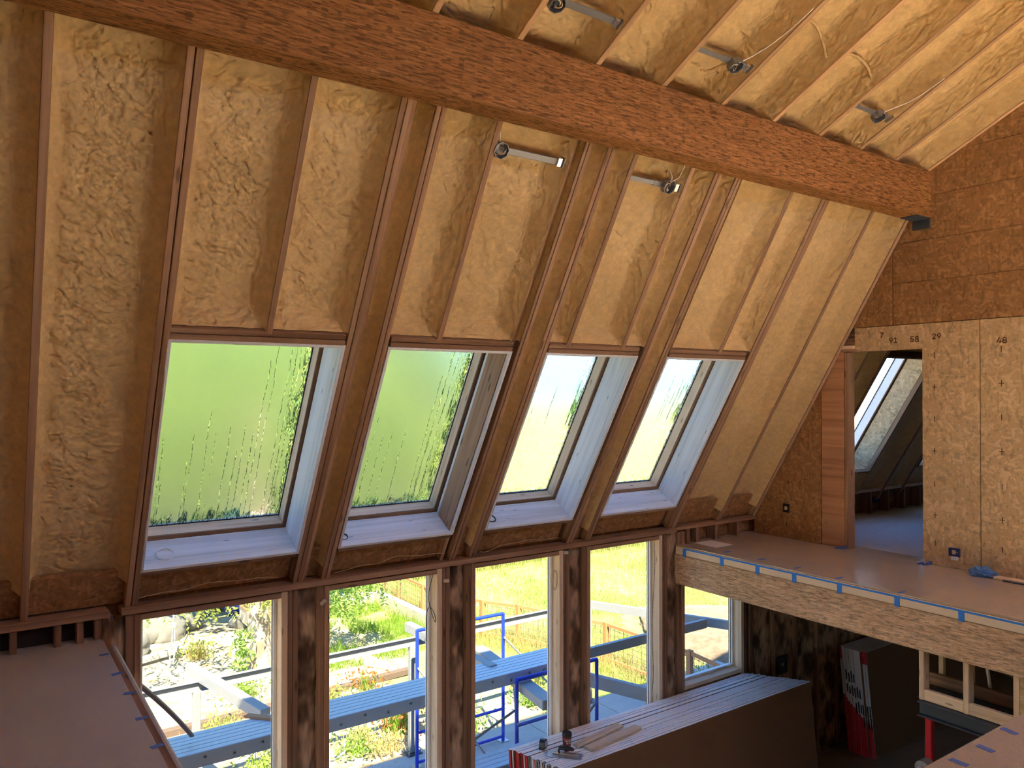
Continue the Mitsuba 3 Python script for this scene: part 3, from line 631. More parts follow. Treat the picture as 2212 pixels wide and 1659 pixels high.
# printed marks of the OSB sheets
def mark(y, z, kind, s=0.026):
    x = XW - 0.0012
    if kind in '+|':
        b = [cbox((x, y - 0.0035, z - s), (x + 0.001, y + 0.0035, z + s), 0)]
        if kind == '+': b.append(cbox((x, y - s * 0.8, z - 0.0035), (x + 0.001, y + s * 0.8, z + 0.0035), 0))
        obj('stamp_mark', join(b), 'stamp', wr)
    else:
        m = meshkit.text_mesh(kind, 0.05, 0.001, True); v = np.array(m.vertices)
        obj('stamp_mark', (np.stack([x - 0.0 * v[:, 2] + v[:, 2], y - v[:, 0], z + v[:, 1]], 1), m.faces), 'stamp', wr)
for i, z in enumerate((4.70, 4.41, 4.12, 3.83, 3.53, 3.25, 3.0)):
    mark(-1.955, z, '|' if i % 2 == 0 else '+')
    mark(-2.511, z + 0.03, '+' if i % 2 else '|')
    mark(-3.1, z + 0.03, '+' if i % 2 else '|')
for y, z, t in ((-1.44, 4.885, '7'), (-1.53, 4.83, '91'), (-1.73, 4.83, '58'), (-1.93, 4.845, '29'), (-2.47, 4.78, '48')): mark(y, z, t)
for y, z in ((-0.62, 3.45), (-0.62, 3.05), (-0.42, 3.4), (-0.4, 2.95)): mark(y, z, '+' if z > 3.2 else '|')

# ------------------------------------------------------------------ the big beam
rb = obj('roof_beam', cbox((-5, -1.94, 5.955), (7.128, -1.757, 6.372), 0.006), 'strand_beam', label='massive strand lumber beam running diagonally under the roof where the two slopes meet', cat='beam')
tb = thing('beam_bracket', 'small dark steel bracket under the right end of the massive roof beam', 'bracket')
obj('plate', cbox((6.90, -1.93, 5.944), (7.126, -1.77, 5.954)), 'steel_dark', tb)
obj('flange', cbox((7.112, -1.93, 5.86), (7.126, -1.77, 5.944)), 'steel_dark', tb)

# ------------------------------------------------------------------ loft edge: strand rim beam, nosing, tape
obj('rim_beam', cbox((5.880, -3.80, 2.405), (5.925, 0.05, 2.708), 0.004), 'strand_rim', label='strand lumber rim beam along the edge of the right loft', cat='beam')
obj('edge_nosing', cbox((5.874, -3.80, 2.712), (5.925, 0.02, 2.786), 0.003), 'cream', label='cream edge board between the loft floor and the strand rim beam', cat='edge board')
obj('tape_strip', cbox((5.8725, -3.80, 2.770), (5.8738, -0.09, 2.785), 0), 'tape_blue', label='long blue masking tape strip along the top of the cream edge board', cat='tape')
for i, y in enumerate((-0.10, -0.575, -0.985, -1.37, -1.80, -2.285, -2.76, -3.2)):
    obj('tape_tab', cbox((5.8722, y - 0.022, 2.700), (5.8736, y + 0.022, 2.771), 0), 'tape_blue', label=ORD[i] + ' short blue tape tab from the windows on the cream edge board', cat='tape', group='blue tape pieces on the cream edge board')
for i, (x, y) in enumerate(((6.045, -0.50), (6.045, -0.905), (6.01, -1.31), (5.975, -1.74), (5.95, -2.29))):
    obj('tape_patch', cbox((x - 0.05, y - 0.018, LZ + 0.0004), (x + 0.04, y + 0.018, LZ + 0.0014), 0), 'tape_dull', label=ORD[i] + ' small blue tape patch from the windows on the right loft floor', cat='tape', group='blue tape patches on the right loft floor')
for i, (x, y) in enumerate(((0.636, -0.321), (0.652, -0.709), (0.664, -1.054), (0.662, -1.426), (0.667, -1.784))):
    a = 0.3 * math.sin(i * 2.1)
    def M(v, x=x, y=y, a=a): return np.stack([x + v[:, 0] * math.cos(a) - v[:, 1] * math.sin(a), y + v[:, 0] * math.sin(a) + v[:, 1] * math.cos(a), LZ + 0.0012 + v[:, 2]], 1)
    obj('floor_tape', cbox((-0.028, -0.018, 0), (0.024, 0.016, 0.001), 0, M), 'tape_dull', label=ORD[i] + ' blue tape dab from the windows on the left loft floor', cat='tape', group='blue tape dabs on the left loft floor')
for i, (x, y) in enumerate(((3.924, -3.873), (3.649, -3.890), (3.42, -3.885), (4.2, -3.88))):
    a = -0.25 + 0.1 * i
    def M(v, x=x, y=y, a=a): return np.stack([x + v[:, 0] * math.cos(a) - v[:, 1] * math.sin(a), y + v[:, 0] * math.sin(a) + v[:, 1] * math.cos(a), LZ + 0.0006 + v[:, 2]], 1)
    if i < 3: obj('near_floor_tape', cbox((-0.017, -0.036, 0), (0.017, 0.036, 0.001), 0, M), 'tape_dull', label=['upper', 'middle', 'lower'][i] + ' blue tape piece on the paper in the lower right corner', cat='tape', group='blue tape pieces on the near loft floor')
# tape at the door sill
for (x, y, r) in ((7.06, -1.06, 0.06), (7.03, -1.90, 0.08)):
    q = [cbox((x + a, y + b, LZ + 0.002), (x + a + r, y + b + 0.015, LZ + 0.010 + 0.01 * i), 0.001) for i, (a, b) in enumerate(((0, 0), (-0.02, 0.03), (0.01, -0.03)))]
    obj('tape_scrap', join(q), 'tape_dull', label='crumpled blue tape scraps at the %s foot of the doorway' % ('left' if y > -1.5 else 'right'), cat='tape')
# a white sheet of paper near the corner
obj('paper_note', cbox((6.10, -0.32, LZ + 0.002), (6.36, -0.02, LZ + 0.0035), 0, lambda v: v), 'paper_white', label='white sheet of paper lying at the far corner of the right loft', cat='paper')
# crumpled glove
m = trimesh.creation.icosphere(4, 1.0); n0 = m.vertices.copy()
d = 0.55 + 0.9 * meshkit.fbm(n0 * 2.6, 3, 11) + 0.35 * (meshkit.noise(n0 * 7, 5) - 0.5)
v = n0 * d[:, None] * [0.075, 0.085, 0.048]; v[:, 2] = np.maximum(v[:, 2], -0.03)
tg = thing('glove', 'crumpled blue disposable glove on the loft floor against the OSB wall', 'glove')
obj('palm', (v + [7.02, -2.40, LZ + 0.032], m.faces), 'glove_blue', tg, smooth=True)
for i, (a, l) in enumerate(((0.5, 0.13), (0.9, 0.11), (-0.7, 0.10), (2.6, 0.12))):
    p = smooth_path([(7.02, -2.40, LZ + 0.035), (7.02 + l * 0.6 * math.sin(a) * 0.8, -2.40 + l * 0.7 * math.cos(a), LZ + 0.045), (7.02 + l * math.sin(a) * 0.6, -2.40 + l * 1.1 * math.cos(a), LZ + 0.016)], 10)
    obj('finger', tube(p, np.linspace(0.016, 0.011, 10), 8), 'glove_blue', tg, smooth=True)
# offcut with a pencil-like bar at the wall
tq = thing('trim_offcut', 'pale board offcut on the loft floor beside the blue glove', 'board')
obj('board', cbox((6.98, -3.2, LZ + 0.003), (7.07, -2.50, LZ + 0.022)), 'lumber_pale', tq)
tk = thing('pry_bar', 'small dark flat bar lying against the pale board offcut', 'tool')
obj('shaft', cbox((6.955, -2.78, LZ + 0.003), (6.975, -2.58, LZ + 0.012)), 'steel_dark', tk)
obj('hook', cbox((6.955, -2.80, LZ + 0.003), (6.975, -2.78, LZ + 0.03)), 'steel_dark', tk)

# ------------------------------------------------------------------ electrical boxes
def outlet(x, y, z, face, label, w=0.095, h=0.072, recept=False, body='blue_box'):
    t = thing('outlet_box', label, 'outlet box')
    if face == 'x':
        P = lambda a0, a1, b0, b1, c0, c1: cbox((x - c1, y + a0, z + b0), (x - c0, y + a1, z + b1), 0.002)
    else:
        P = lambda a0, a1, b0, b1, c0, c1: cbox((x + a0, y - c1, z + b0), (x + a1, y - c0, z + b1), 0.002)
    obj('back', P(-w / 2, w / 2, -h / 2, h / 2, 0.0008, 0.004), body, t)
    r = [P(-w / 2, w / 2, h / 2 - 0.006, h / 2, 0.004, 0.016), P(-w / 2, w / 2, -h / 2, -h / 2 + 0.006, 0.004, 0.016), P(-w / 2, -w / 2 + 0.006, -h / 2, h / 2, 0.004, 0.016), P(w / 2 - 0.006, w / 2, -h / 2, h / 2, 0.004, 0.016)]
    obj('rim', join(r), body, t)
    obj('wire', join([P(-w * 0.3, w * 0.25, -0.004, 0.002, 0.004, 0.010), P(-0.01, 0.02, -0.02, 0.018, 0.004, 0.012)]), 'wire_tan', t)
    if recept:
        obj('receptacle_yoke', P(-w * 0.32, w * 0.32, -h / 2 - 0.035, -h / 2 - 0.002, 0.002, 0.008), 'white_vinyl', t)
        obj('receptacle_slot', join([P(-0.012, -0.008, -h / 2 - 0.026, -h / 2 - 0.014, 0.008, 0.0088), P(0.004, 0.008, -h / 2 - 0.026, -h / 2 - 0.014, 0.008, 0.0088)]), 'print_black', t)
    return t
outlet(XW, -2.125, 2.945, 'x', 'dark blue outlet box low on the OSB wall beside the doorway', recept=True)
outlet(XW, -0.40, 3.122, 'x', 'black outlet box on the dark OSB under the steep slope', 0.075, 0.09, body='black_plastic')
outlet(9.75, 0.124, 2.965, 'y', 'dark outlet box in the stub wall seen through the doorway', 0.16, 0.12)
outlet(7.60, 0.006, 1.24, 'y', 'black outlet box on the dark wall behind the drywall stack', 0.17, 0.20, body='black_plastic')

def fixture(M, xa, xb, xbox, s, label, n=-0.035, rot=0.2):
    """octagonal ceiling box on a telescopic hanger bar between two rafters (xa..xb) at s"""
    t = thing('ceiling_box', label, 'fixture box')
    obj('bar', cbox((xa + 0.004, s - 0.016, n - 0.020), (xb - 0.004, s + 0.016, n - 0.006), 0.002, M), 'zinc', t)
    mid = (xa + xb) / 2
    obj('sleeve', cbox((min(mid, xbox), s - 0.020, n - 0.023), (xb - 0.03, s + 0.020, n - 0.003), 0.002, M), 'zinc', t)
    obj('clip', cbox((xb - 0.060, s - 0.028, n - 0.008), (xb - 0.028, s + 0.028, n + 0.012), 0.002, M), 'steel_bright', t)
    obj('foot', cbox((xb - 0.012, s - 0.034, n - 0.035), (xb - 0.002, s + 0.034, n + 0.010), 0.002, M), 'zinc', t)
    r, h, th = 0.053, 0.045, 0.004
    def B(v):
        ca, sa = math.cos(rot), math.sin(rot)
        return M(np.stack([xbox + v[:, 0] * ca - v[:, 1] * sa, s + v[:, 0] * sa + v[:, 1] * ca, n - 0.005 + v[:, 2]], 1))
    obj('box', lathe([(0, 0), (r, 0), (r, h), (r - th, h), (r - th, th), (0, th)], 8, B), 'zinc', t)
    rng = np.random.default_rng(int(xbox * 100))
    for i in range(4):
        a = rng.uniform(0, 6.28); p = np.array([(0.03 * math.cos(a), 0.03 * math.sin(a), 0.01), (0.02 * math.cos(a + 1), 0.02 * math.sin(a + 1), 0.035), (0.03 * math.cos(a + 2.4), 0.03 * math.sin(a + 2.4), 0.04), (0.025 * math.cos(a + 3.6), 0.025 * math.sin(a + 3.6), 0.02)])
        v, f, u = tube(smooth_path(p, 14), 0.0035, 6)
        obj('wire', (B(v), f, u), ['wire_dark', 'wire_tan', 'wire_white', 'wire_dark'][i], t, smooth=True)
    return t
def arc_wire(M, pts, label, r=0.004, mat='wire_white'):
    v, f, u = tube(smooth_path(pts, 40), r, 6)
    return obj('cable', (M(v), f, u), mat, smooth=True, label=label, cat='cable')
fixture(NS, 2.552, 3.098, 2.590, 3.285, 'octagonal metal box on a bar on the steep slope, farther left of the two')
fixture(NS, 3.658, 4.170, 4.03, 3.285, 'octagonal metal box on a bar on the steep slope, farther right of the two')
fixture(US, 2.555, 3.105, 2.615, 0.245, 'octagonal metal box on a bar above the beam at the top edge of the picture')
fixture(US, 3.72, 4.265, 4.10, 0.265, 'octagonal metal box on a bar above the middle of the beam')
fixture(US, 5.45, 5.985, 5.80, 0.28, 'octagonal metal box on a bar above the right part of the beam')
arc_wire(NS, [(4.03, 3.30, -0.02), (4.02, 3.37, -0.015), (3.93, 3.40, -0.10), (3.90, 3.34, -0.13)], 'pale cable curling out of the right octagonal box on the steep slope')
arc_wire(NS, [(4.04, 3.31, -0.02), (4.09, 3.345, -0.02), (4.135, 3.36, -0.05), (4.150, 3.45, -0.05), (4.155, 3.60, -0.05)], 'pale cable running up to the beam beside the right octagonal box')
arc_wire(NS, [(2.585, 3.32, -0.03), (2.56, 3.36, -0.01), (2.545, 3.41, -0.012)], 'short pale cable above the left octagonal box on the steep slope')
arc_wire(US, [(4.10, 0.27, -0.02), (4.16, 0.33, -0.03), (4.21, 0.42, -0.03), (4.24, 0.60, -0.012), (4.248, 0.80, -0.004)], 'white cable running up a rafter from the middle octagonal box')
arc_wire(US, [(5.80, 0.29, -0.02), (5.86, 0.36, -0.03), (5.93, 0.44, -0.03), (5.96, 0.60, -0.012), (5.966, 0.75, -0.004)], 'white cable running up a rafter from the right octagonal box')
arc_wire(US, [(4.10, 0.25, -0.03), (4.08, 0.17, -0.10), (4.05, 0.10, -0.12), (4.0, 0.09, -0.125)], 'loose end of foam-covered cable below the middle octagonal box', 0.007, 'foam')
arc_wire(US, [(4.305, 0.62, -0.125), (4.48, 0.66, -0.135), (4.64, 0.62, -0.135), (4.80, 0.52, -0.06)], 'foam-covered cable crossing a bay right of the middle box', 0.010, 'foam')
arc_wire(US, [(4.88, 0.52, -0.125), (5.05, 0.56, -0.135), (5.25, 0.56, -0.135), (5.40, 0.50, -0.06)], 'foam-covered cable crossing the next bay towards the right box', 0.010, 'foam')

# wires at the plate and coils on the skylight sills
def coil(c, ex, ey, r, turns, label, rad=0.0022, mat='wire_white', seed=0):
    rng = np.random.default_rng(seed); t = np.linspace(0, 2 * np.pi * turns, int(48 * turns))
    k = r * (1 + 0.10 * np.sin(t * 0.37 + seed)); ez = np.cross(ex, ey)
    p = np.array(c) + np.outer(k * np.cos(t), ex) + np.outer(k * np.sin(t), ey) + np.outer(0.004 + 0.004 * np.sin(t * 0.9), ez)
    return obj('wire_coil', tube(p, rad, 6), mat, smooth=True, label=label, cat='wire')
e_s, e_n = NS([0, 1, 0]) - NS([0, 0, 0]), NS([0, 0, 1]) - NS([0, 0, 0])
coil(NS([1.02, S0 + 0.001, -0.13]), np.array([1.0, 0, 0]), -e_n, 0.055, 2.3, 'white wire coil on the sill of the leftmost skylight', 0.0028, 'white_vinyl', 1)
coil(NS([2.25, S0 + 0.001, -0.10]), np.array([1.0, 0, 0]), -e_n, 0.030, 2.4, 'dark tangled wire on the sill of the second skylight', 0.0022, 'wire_dark', 2)
coil(NS([3.57, S0 + 0.001, -0.12]), np.array([1.0, 0, 0]), -e_n, 0.045, 3.2, 'dark wire coil on the sill of the third skylight', 0.0022, 'wire_dark', 3)
coil(NS([4.80, S0 + 0.001, -0.11]), np.array([1.0, 0, 0]), -e_n, 0.022, 2.2, 'small dark wire curl on the sill of the fourth skylight', 0.0022, 'wire_dark', 4)
for (a, b, s, lab) in ((0.80, 1.75, 1, 'thin wire along the plate below the leftmost skylight'), (2.2, 3.15, 2, 'thin wire along the plate below the second skylight'), (3.47, 4.35, 3, 'thin wire along the plate below the third skylight')):
    x = np.linspace(a, b, 9); rng = np.random.default_rng(s)
    p = np.stack([x, 0 * x - 0.015, 3.02 + 0.045 * np.sin((x - a) / (b - a) * 2.6) + rng.normal(0, 0.006, 9)], 1)
    obj('cable', tube(smooth_path(p, 50), 0.0025, 6), 'wire_tan', smooth=True, label=lab, cat='cable')
x0 = WIN[1][1] - 0.02
p = [(x0, 0.03, 2.88), (x0 - 0.03, 0.05, 2.72), (x0 - 0.012, 0.04, 2.58), (x0 + 0.006, 0.0, 2.50), (x0 - 0.006, -0.01, 2.56), (x0 - 0.03, 0.03, 2.62), (x0 - 0.045, 0.06, 2.52), (x0 - 0.04, 0.07, 2.35)]
obj('cable', tube(smooth_path(p, 60), 0.0028, 6), 'wire_dark', smooth=True, label='dark loose wire hanging in the second tall window', cat='cable')
coil((WIN[2][1] - 0.03, 0.03, 2.66), np.array([0.45, 0, 0]), np.array([0, 0, 1.5]), 0.055, 3.2, 'looped thin wire hanging at the top right of the middle tall window', 0.002, 'wire_tan', 7)
p = [(WIN[3][1] - 0.015, 0.05, 2.86), (WIN[3][1] - 0.02, 0.06, 2.3), (WIN[3][1] - 0.035, 0.06, 1.9), (WIN[3][1] - 0.03, 0.05, 1.6), (WIN[3][1] - 0.06, 0.04, 1.37)]
obj('cable', tube(smooth_path(p, 50), 0.0022, 6), 'wire_dark', smooth=True, label='thin dark wire down the right side of the fourth tall window', cat='cable')

# ------------------------------------------------------------------ drywall stacks: packs standing on edge, leaning on the window wall
def pack(name, label, group, x0, x1, ytop, ybot, z0, H, t, tape=None, mirrored=False):
    """two sheets taped along their ends; leaning a little"""
    k = thing(name, label, 'drywall sheets', group)
    def M(v): return np.stack([v[:, 0], v[:, 1] + ybot + (ytop - ybot) * (v[:, 2] / H), v[:, 2] + z0], 1)
    obj('core', cbox((x0 + 0.002, -t + 0.0012, 0.001), (x1 - 0.002, -0.0012, H), 0.0015, M), 'drywall_edge', k)
    obj('face_paper', cbox((x0 + 0.001, -t, 0.004), (x1, -t + 0.0013, H - 0.004), 0, M), 'drywall_face', k)
    obj('back_paper', cbox((x0 + 0.001, -0.0013, 0.004), (x1, 0, H - 0.004), 0, M), 'drywall_face', k)
    tape(k, M, x0, t, H) if tape else None
    return k
rng = np.random.default_rng(5)
NP = 19; th = 0.0262
for i in range(NP):
    yt = -0.022 - i * 0.0298; jit = rng.normal(0, 0.012)
    x0 = 3.775 + 0.30 * i / NP * 0.5 + jit * 0.5
    x1 = 6.905 + 0.40 * (i / NP) ** 1.0 + jit
    def tape(k, M, x0, t, H, i=i):
        c = ['print_red', 'print_white', 'print_red', 'print_red', 'print_red', 'print_white', 'print_red', 'print_black', 'print_white', 'print_red', 'print_black', 'print_white', 'print_black', 'cup_print', 'print_black', 'print_white', 'print_black', 'print_black', 'print_white'][i]
        obj('end_tape', cbox((x0 - 0.0006, -t, 0.0), (x0 + 0.004, 0, H - 0.001), 0.0004, M), 'print_white' if i > 6 else 'print_red', k)
        obj('end_print', cbox((x0 - 0.0012, -t * 0.85, H * 0.12), (x0 - 0.0004, -t * 0.25, H - 0.004), 0, M), c, k)
        if i in (7, 10, 12, 14, 16, 17): obj('tape_fold', cbox((x0 + 0.001, -t - 0.0004, H - 0.03), (x0 + 0.012, 0.0004, H + 0.0006), 0.0003, M), 'print_black', k)
    pack('drywall_pack', ('front pack of the near leaning drywall stack, its wide brown face showing' if i == NP - 1 else ORD[i] + ' pack from the windows in the near drywall stack'), 'packs of the near drywall stack', x0, x1, yt, yt - 0.125, 0.045, 1.255 + rng.normal(0, 0.002), th, tape)
labels['drywall_pack_%03d' % (NP - 1)].pop('group')
for i, x in enumerate((4.1, 5.2, 6.4)):
    obj('stack_block', cbox((x, -0.75, 0.0), (x + 0.09, -0.06, 0.043)), 'lumber_dark', label=['near', 'middle', 'far'][i] + ' scrap lumber block under the near drywall stack', cat='block', group='blocks under the near drywall stack')
NB = 11
for i in range(NB):
    yt = -0.015 - i * 0.0295; x0 = 8.70 + rng.normal(0, 0.006) + (0.03 if i > 8 else 0)
    def tape(k, M, x0, t, H, i=i):
        obj('end_tape', cbox((x0 - 0.0006, -t, 0.0), (x0 + 0.004, 0, H - 0.001), 0.0004, M), 'print_white', k)
        obj('red_band', cbox((x0 - 0.0012, -t, 0.0), (x0 - 0.0004, 0, H * (0.54 - 0.024 * i)), 0, M), 'print_red', k)
        if i == 0 or i > 8: obj('red_top', cbox((x0 - 0.0012, -t, H * 0.88), (x0 - 0.0004, 0, H), 0, M), 'print_red', k)
        for lo, hi, i0, i1 in ((0.70, 0.79, 2, 5), (0.575, 0.655, 2, 4), (0.56, 0.66, 5, 7), (0.42, 0.52, 5, 10), (0.30, 0.41, 8, 10)):
            if i0 <= i <= i1:
                s = -0.012 * i
                obj('print_bar', cbox((x0 - 0.002, -t * 0.8, H * (lo + s * 0.3 + 0.012 * math.sin(i * 5.0 + lo * 40))), (x0 - 0.001, -t * 0.2, H * (hi + s * 0.3 + 0.012 * math.cos(i * 3.0))), 0, M), 'print_black', k)
    pack('drywall_bundle', ORD[i] + ' pack from the wall in the far drywall stack under the loft', 'packs of the far drywall stack', x0, 11.75 + rng.normal(0, 0.01), yt, yt - 0.12, 0.02, 1.23, 0.028, tape)

# ------------------------------------------------------------------ things on the near drywall stack
ST = 1.3012
t = thing('travel_mug', 'dark red paper coffee cup with a black lid on the near drywall stack', 'cup')
cm = lambda v: v + [4.165, -0.33, ST]
obj('cup', lathe([(0, 0), (0.030, 0), (0.0312, 0.004), (0.0405, 0.122), (0.042, 0.126), (0.040, 0.128), (0, 0.128)], 32, cm), 'cup_body', t, smooth=35)
obj('lid', lathe([(0.0, 0.126), (0.0435, 0.126), (0.0440, 0.134), (0.041, 0.137), (0.0405, 0.150), (0.038, 0.153), (0.036, 0.149), (0, 0.149)], 32, cm), 'black_plastic', t, smooth=35)
def wrap(m, r0, r1, z0, zs, ang0):
    v = np.array(m.vertices); z = z0 + v[:, 1] * zs; rr = np.interp(z, [0.004, 0.122], [r0, r1]) + 0.0006 + v[:, 2] * 0.3; a = ang0 + v[:, 0] / 0.036
    return cm(np.stack([rr * np.cos(a), rr * np.sin(a), z], 1)), np.array(m.faces)
def ring_patch(z0, z1, a0, a1):
    a = np.linspace(a0, a1, 10); out = []
    for z in (z0, z1):
        r = np.interp(z, [0.004, 0.122], [0.0312, 0.0405]) + 0.0007
        out.append(np.stack([r * np.cos(a), r * np.sin(a), 0 * a + z], 1))
    v = np.vstack(out); i = np.arange(9)[:, None]
    return cm(v), np.vstack([i + [0, 1, 11], i + [0, 11, 10]]), np.zeros((20, 2))
pr = []
for (z0, z1, a0, a1) in ((0.100, 0.104, -2.9, -0.4), (0.084, 0.093, -2.6, -2.2), (0.080, 0.096, -2.1, -1.95), (0.084, 0.098, -1.8, -1.5), (0.082, 0.094, -1.35, -0.9), (0.066, 0.075, -2.4, -1.9), (0.064, 0.078, -1.75, -1.6), (0.066, 0.074, -1.5, -1.0), (0.040, 0.044, -2.8, -0.5), (0.018, 0.032, -1.3, -0.8), (0.014, 0.024, -2.3, -1.9)):
    pr.append(ring_patch(z0, z1, a0, a1))
obj('cup_print', join(pr), 'cup_print', t)
# black tape measure
t = thing('tape_measure', 'black tape measure standing on the near drywall stack left of the cup', 'tape measure')
prof = Polygon([(-0.038, 0), (0.036, 0), (0.040, 0.010), (0.036, 0.055), (0.022, 0.070), (-0.012, 0.072), (-0.030, 0.058), (-0.038, 0.020)]).buffer(0.004, join_style=1)
TM = lambda v: np.stack([4.005 + v[:, 0] * 0.86 + v[:, 2] * 0.5, -0.17 + v[:, 0] * 0.5 - v[:, 2] * 0.86, ST + 0.0045 + v[:, 1]], 1)
obj('case', prism(prof, 0.045, TM), 'black_plastic', t)
obj('grip', prism(prof.buffer(-0.008), 0.050, lambda v: TM(v - [0, 0, 0.0025])), 'groove', t)
obj('clip', cbox((-0.018, 0.015, 0.046), (0.012, 0.062, 0.052), 0.001, TM), 'steel', t)
# trowel
t = thing('trowel', 'steel finishing trowel with a black handle lying on the near drywall stack', 'trowel')
ca, sa = math.cos(math.radians(-48)), math.sin(math.radians(-48))
TR = lambda v: np.stack([4.09 + v[:, 0] * ca - v[:, 1] * sa, -0.40 + v[:, 0] * sa + v[:, 1] * ca, ST + 0.002 + v[:, 2]], 1)
obj('blade', cbox((-0.165, -0.055, 0.0), (0.145, 0.055, 0.0025), 0.0008, TR), 'steel', t)
obj('spine', cbox((-0.11, -0.011, 0.0025), (0.11, 0.011, 0.015), 0.003, TR), 'steel_bright', t)
obj('shank', tube(TR(smooth_path([(-0.05, 0, 0.015), (-0.055, 0, 0.035), (-0.045, 0, 0.052)], 10)), 0.008, 10), 'black_plastic', t, smooth=True)
v, f, u = tube(smooth_path([(-0.055, 0, 0.054), (-0.02, 0, 0.060), (0.03, 0, 0.060), (0.075, 0, 0.054)], 20), np.interp(np.linspace(0, 1, 20), [0, 0.1, 0.5, 0.9, 1], [0.010, 0.0155, 0.0165, 0.0155, 0.010]), 14)
obj('handle', (TR(v), f, u), 'black_plastic', t, smooth=True)
# two boards
for (x0, y0, x1, y1, w, h, lab) in ((4.26, -0.335, 4.86, -0.245, 0.085, 0.018, 'thin pale board on the near drywall stack, the one nearer the windows'), (4.31, -0.445, 4.96, -0.375, 0.085, 0.024, 'pale board on the near drywall stack, the one nearer the stack front')):
    obj('loose_board', bar((x0, y0, ST + 0.002 + h / 2), (x1, y1, ST + 0.002 + h / 2), w, h), 'lumber_pale', label=lab, cat='board')

# ------------------------------------------------------------------ framed soffit with steel beam and red post under the loft
t = thing('soffit_frame', 'pale lumber soffit frame hanging below the strand rim beam', 'wood framing')
for y in (-2.455, -2.775, -3.105): obj('stud', cbox((5.90, y - 0.019, 2.03), (5.985, y + 0.019, 2.404)), 'lumber_pale', t)
obj('bottom_plate', cbox((5.902, -2.756, 2.032), (5.94, -2.474, 2.115)), 'lumber_pale', t)
obj('bottom_plate', cbox((5.902, -3.086, 2.032), (5.94, -2.794, 2.115)), 'lumber_pale', t)
for y in (-2.40, -2.62, -3.00): obj('back_stud', cbox((6.31, y - 0.019, 2.03), (6.348, y + 0.019, 2.69)), 'lumber_pale', t)
obj('back_plate', cbox((6.27, -3.2, 2.032), (6.308, -2.33, 2.125)), 'lumber', t)
obj('shelf_board', cbox((5.94, -3.10, 2.025), (6.27, -2.40, 2.032)), 'steel_dark', t)
obj('end_panel', cbox((5.90, -3.5, 2.02), (5.912, -3.126, 2.404)), 'osb', t)
t = thing('steel_beam', 'dark blue grey steel beam under the lumber soffit frame', 'steel beam')
obj('web', cbox((5.90, -3.75, 1.925), (5.915, -2.44, 2.022)), 'steel_dark', t)
obj('flange', cbox((5.86, -3.75, 2.018), (5.99, -2.44, 2.028)), 'steel_dark', t)
obj('flange', cbox((5.86, -3.75, 1.917), (5.99, -2.44, 1.927)), 'steel_dark', t)
t = thing('red_post', 'tall red steel post below the left end of the dark steel beam', 'post')
obj('tube', cbox((5.925, -2.515, 0.012), (5.975, -2.465, 1.915), 0.006), 'red_paint', t)
obj('foot_plate', cbox((5.86, -2.58, 0.001), (6.04, -2.40, 0.012)), 'steel_dark', t)
obj('head_plate', cbox((5.88, -2.55, 1.905), (6.02, -2.43, 1.917)), 'red_paint', t)
t = thing('red_post', 'stubby red post head below the right end of the dark steel beam', 'post')
obj('tube', cbox((5.925, -2.97, 0.012), (5.985, -2.89, 1.915), 0.006), 'red_paint', t)
obj('foot_plate', cbox((5.86, -3.02, 0.001), (6.04, -2.84, 0.012)), 'steel_dark', t)
t = thing('pipe', 'white pipe leaning inside the lumber soffit frame', 'pipe')
obj('tube', tube([(6.42, -2.66, 2.5), (6.40, -2.70, 2.26), (6.36, -2.75, 2.04)], 0.012, 12), 'white_vinyl', t, smooth=True)
obj('cap', tube([(6.362, -2.748, 2.045), (6.36, -2.75, 2.034)], 0.014, 12), 'print_white', t)
# metal work head on a stand in front of the red post
t = thing('pipe_threader', 'grey metal machine on a stand at the bottom edge in front of the red post', 'machine')
cx, cy, cz = 5.60, -2.64, 1.68
obj('motor', tube([(cx - 0.06, cy, cz), (cx - 0.055, cy, cz), (cx + 0.03, cy, cz), (cx + 0.035, cy, cz)], [0.045, 0.055, 0.055, 0.045], 20), 'zinc', t, smooth=35)
obj('chuck', tube([(cx - 0.085, cy, cz), (cx - 0.06, cy, cz)], 0.028, 16), 'steel_bright', t, smooth=35)
obj('housing', cbox((cx - 0.05, cy - 0.15, cz - 0.09), (cx + 0.06, cy + 0.02, cz - 0.01), 0.012), 'zinc', t)
obj('tray', cbox((cx - 0.02, cy - 0.17, cz + 0.02), (cx + 0.08, cy - 0.06, cz + 0.05), 0.004), 'steel_dark', t)
for sx in (-1, 1):
    for sy in (-1, 1):
        obj('leg', tube([(cx + 0.03 * sx, cy - 0.06 + 0.05 * sy, cz - 0.08), (cx + 0.22 * sx, cy - 0.06 + 0.25 * sy, 0.01)], 0.012, 8), 'steel_dark', t)

# ------------------------------------------------------------------ outside: ground, paving
GZ = -0.12
gx = np.concatenate([np.linspace(-40, -4, 13)[:-1], np.linspace(-4, 14, 91), np.linspace(14, 90, 39)[1:]])
gy = np.concatenate([np.linspace(0.17, 14, 71), np.linspace(14, 140, 64)[1:]])
X, Y = np.meshgrid(gx, gy)
Z = GZ + 0.10 * (meshkit.fbm(np.stack([X * 0.7, Y * 0.7, 0 * X], -1), 3, 4) - 0.55) * np.clip((Y - 3) / 2, 0, 1)
Z += 0.35 * np.clip((Y - 9.5) / 3, 0, 1) * np.clip((4.0 - X) / 2, 0, 1)
def gz(x, y): return GZ + 0.10 * (meshkit.fbm(np.stack([np.asarray(x) * 0.7, np.asarray(y) * 0.7, 0 * np.asarray(x)], -1), 3, 4) - 0.55) * np.clip((np.asarray(y) - 3) / 2, 0, 1) + 0.35 * np.clip((np.asarray(y) - 9.5) / 3, 0, 1) * np.clip((4.0 - np.asarray(x)) / 2, 0, 1)
a, b = X.shape
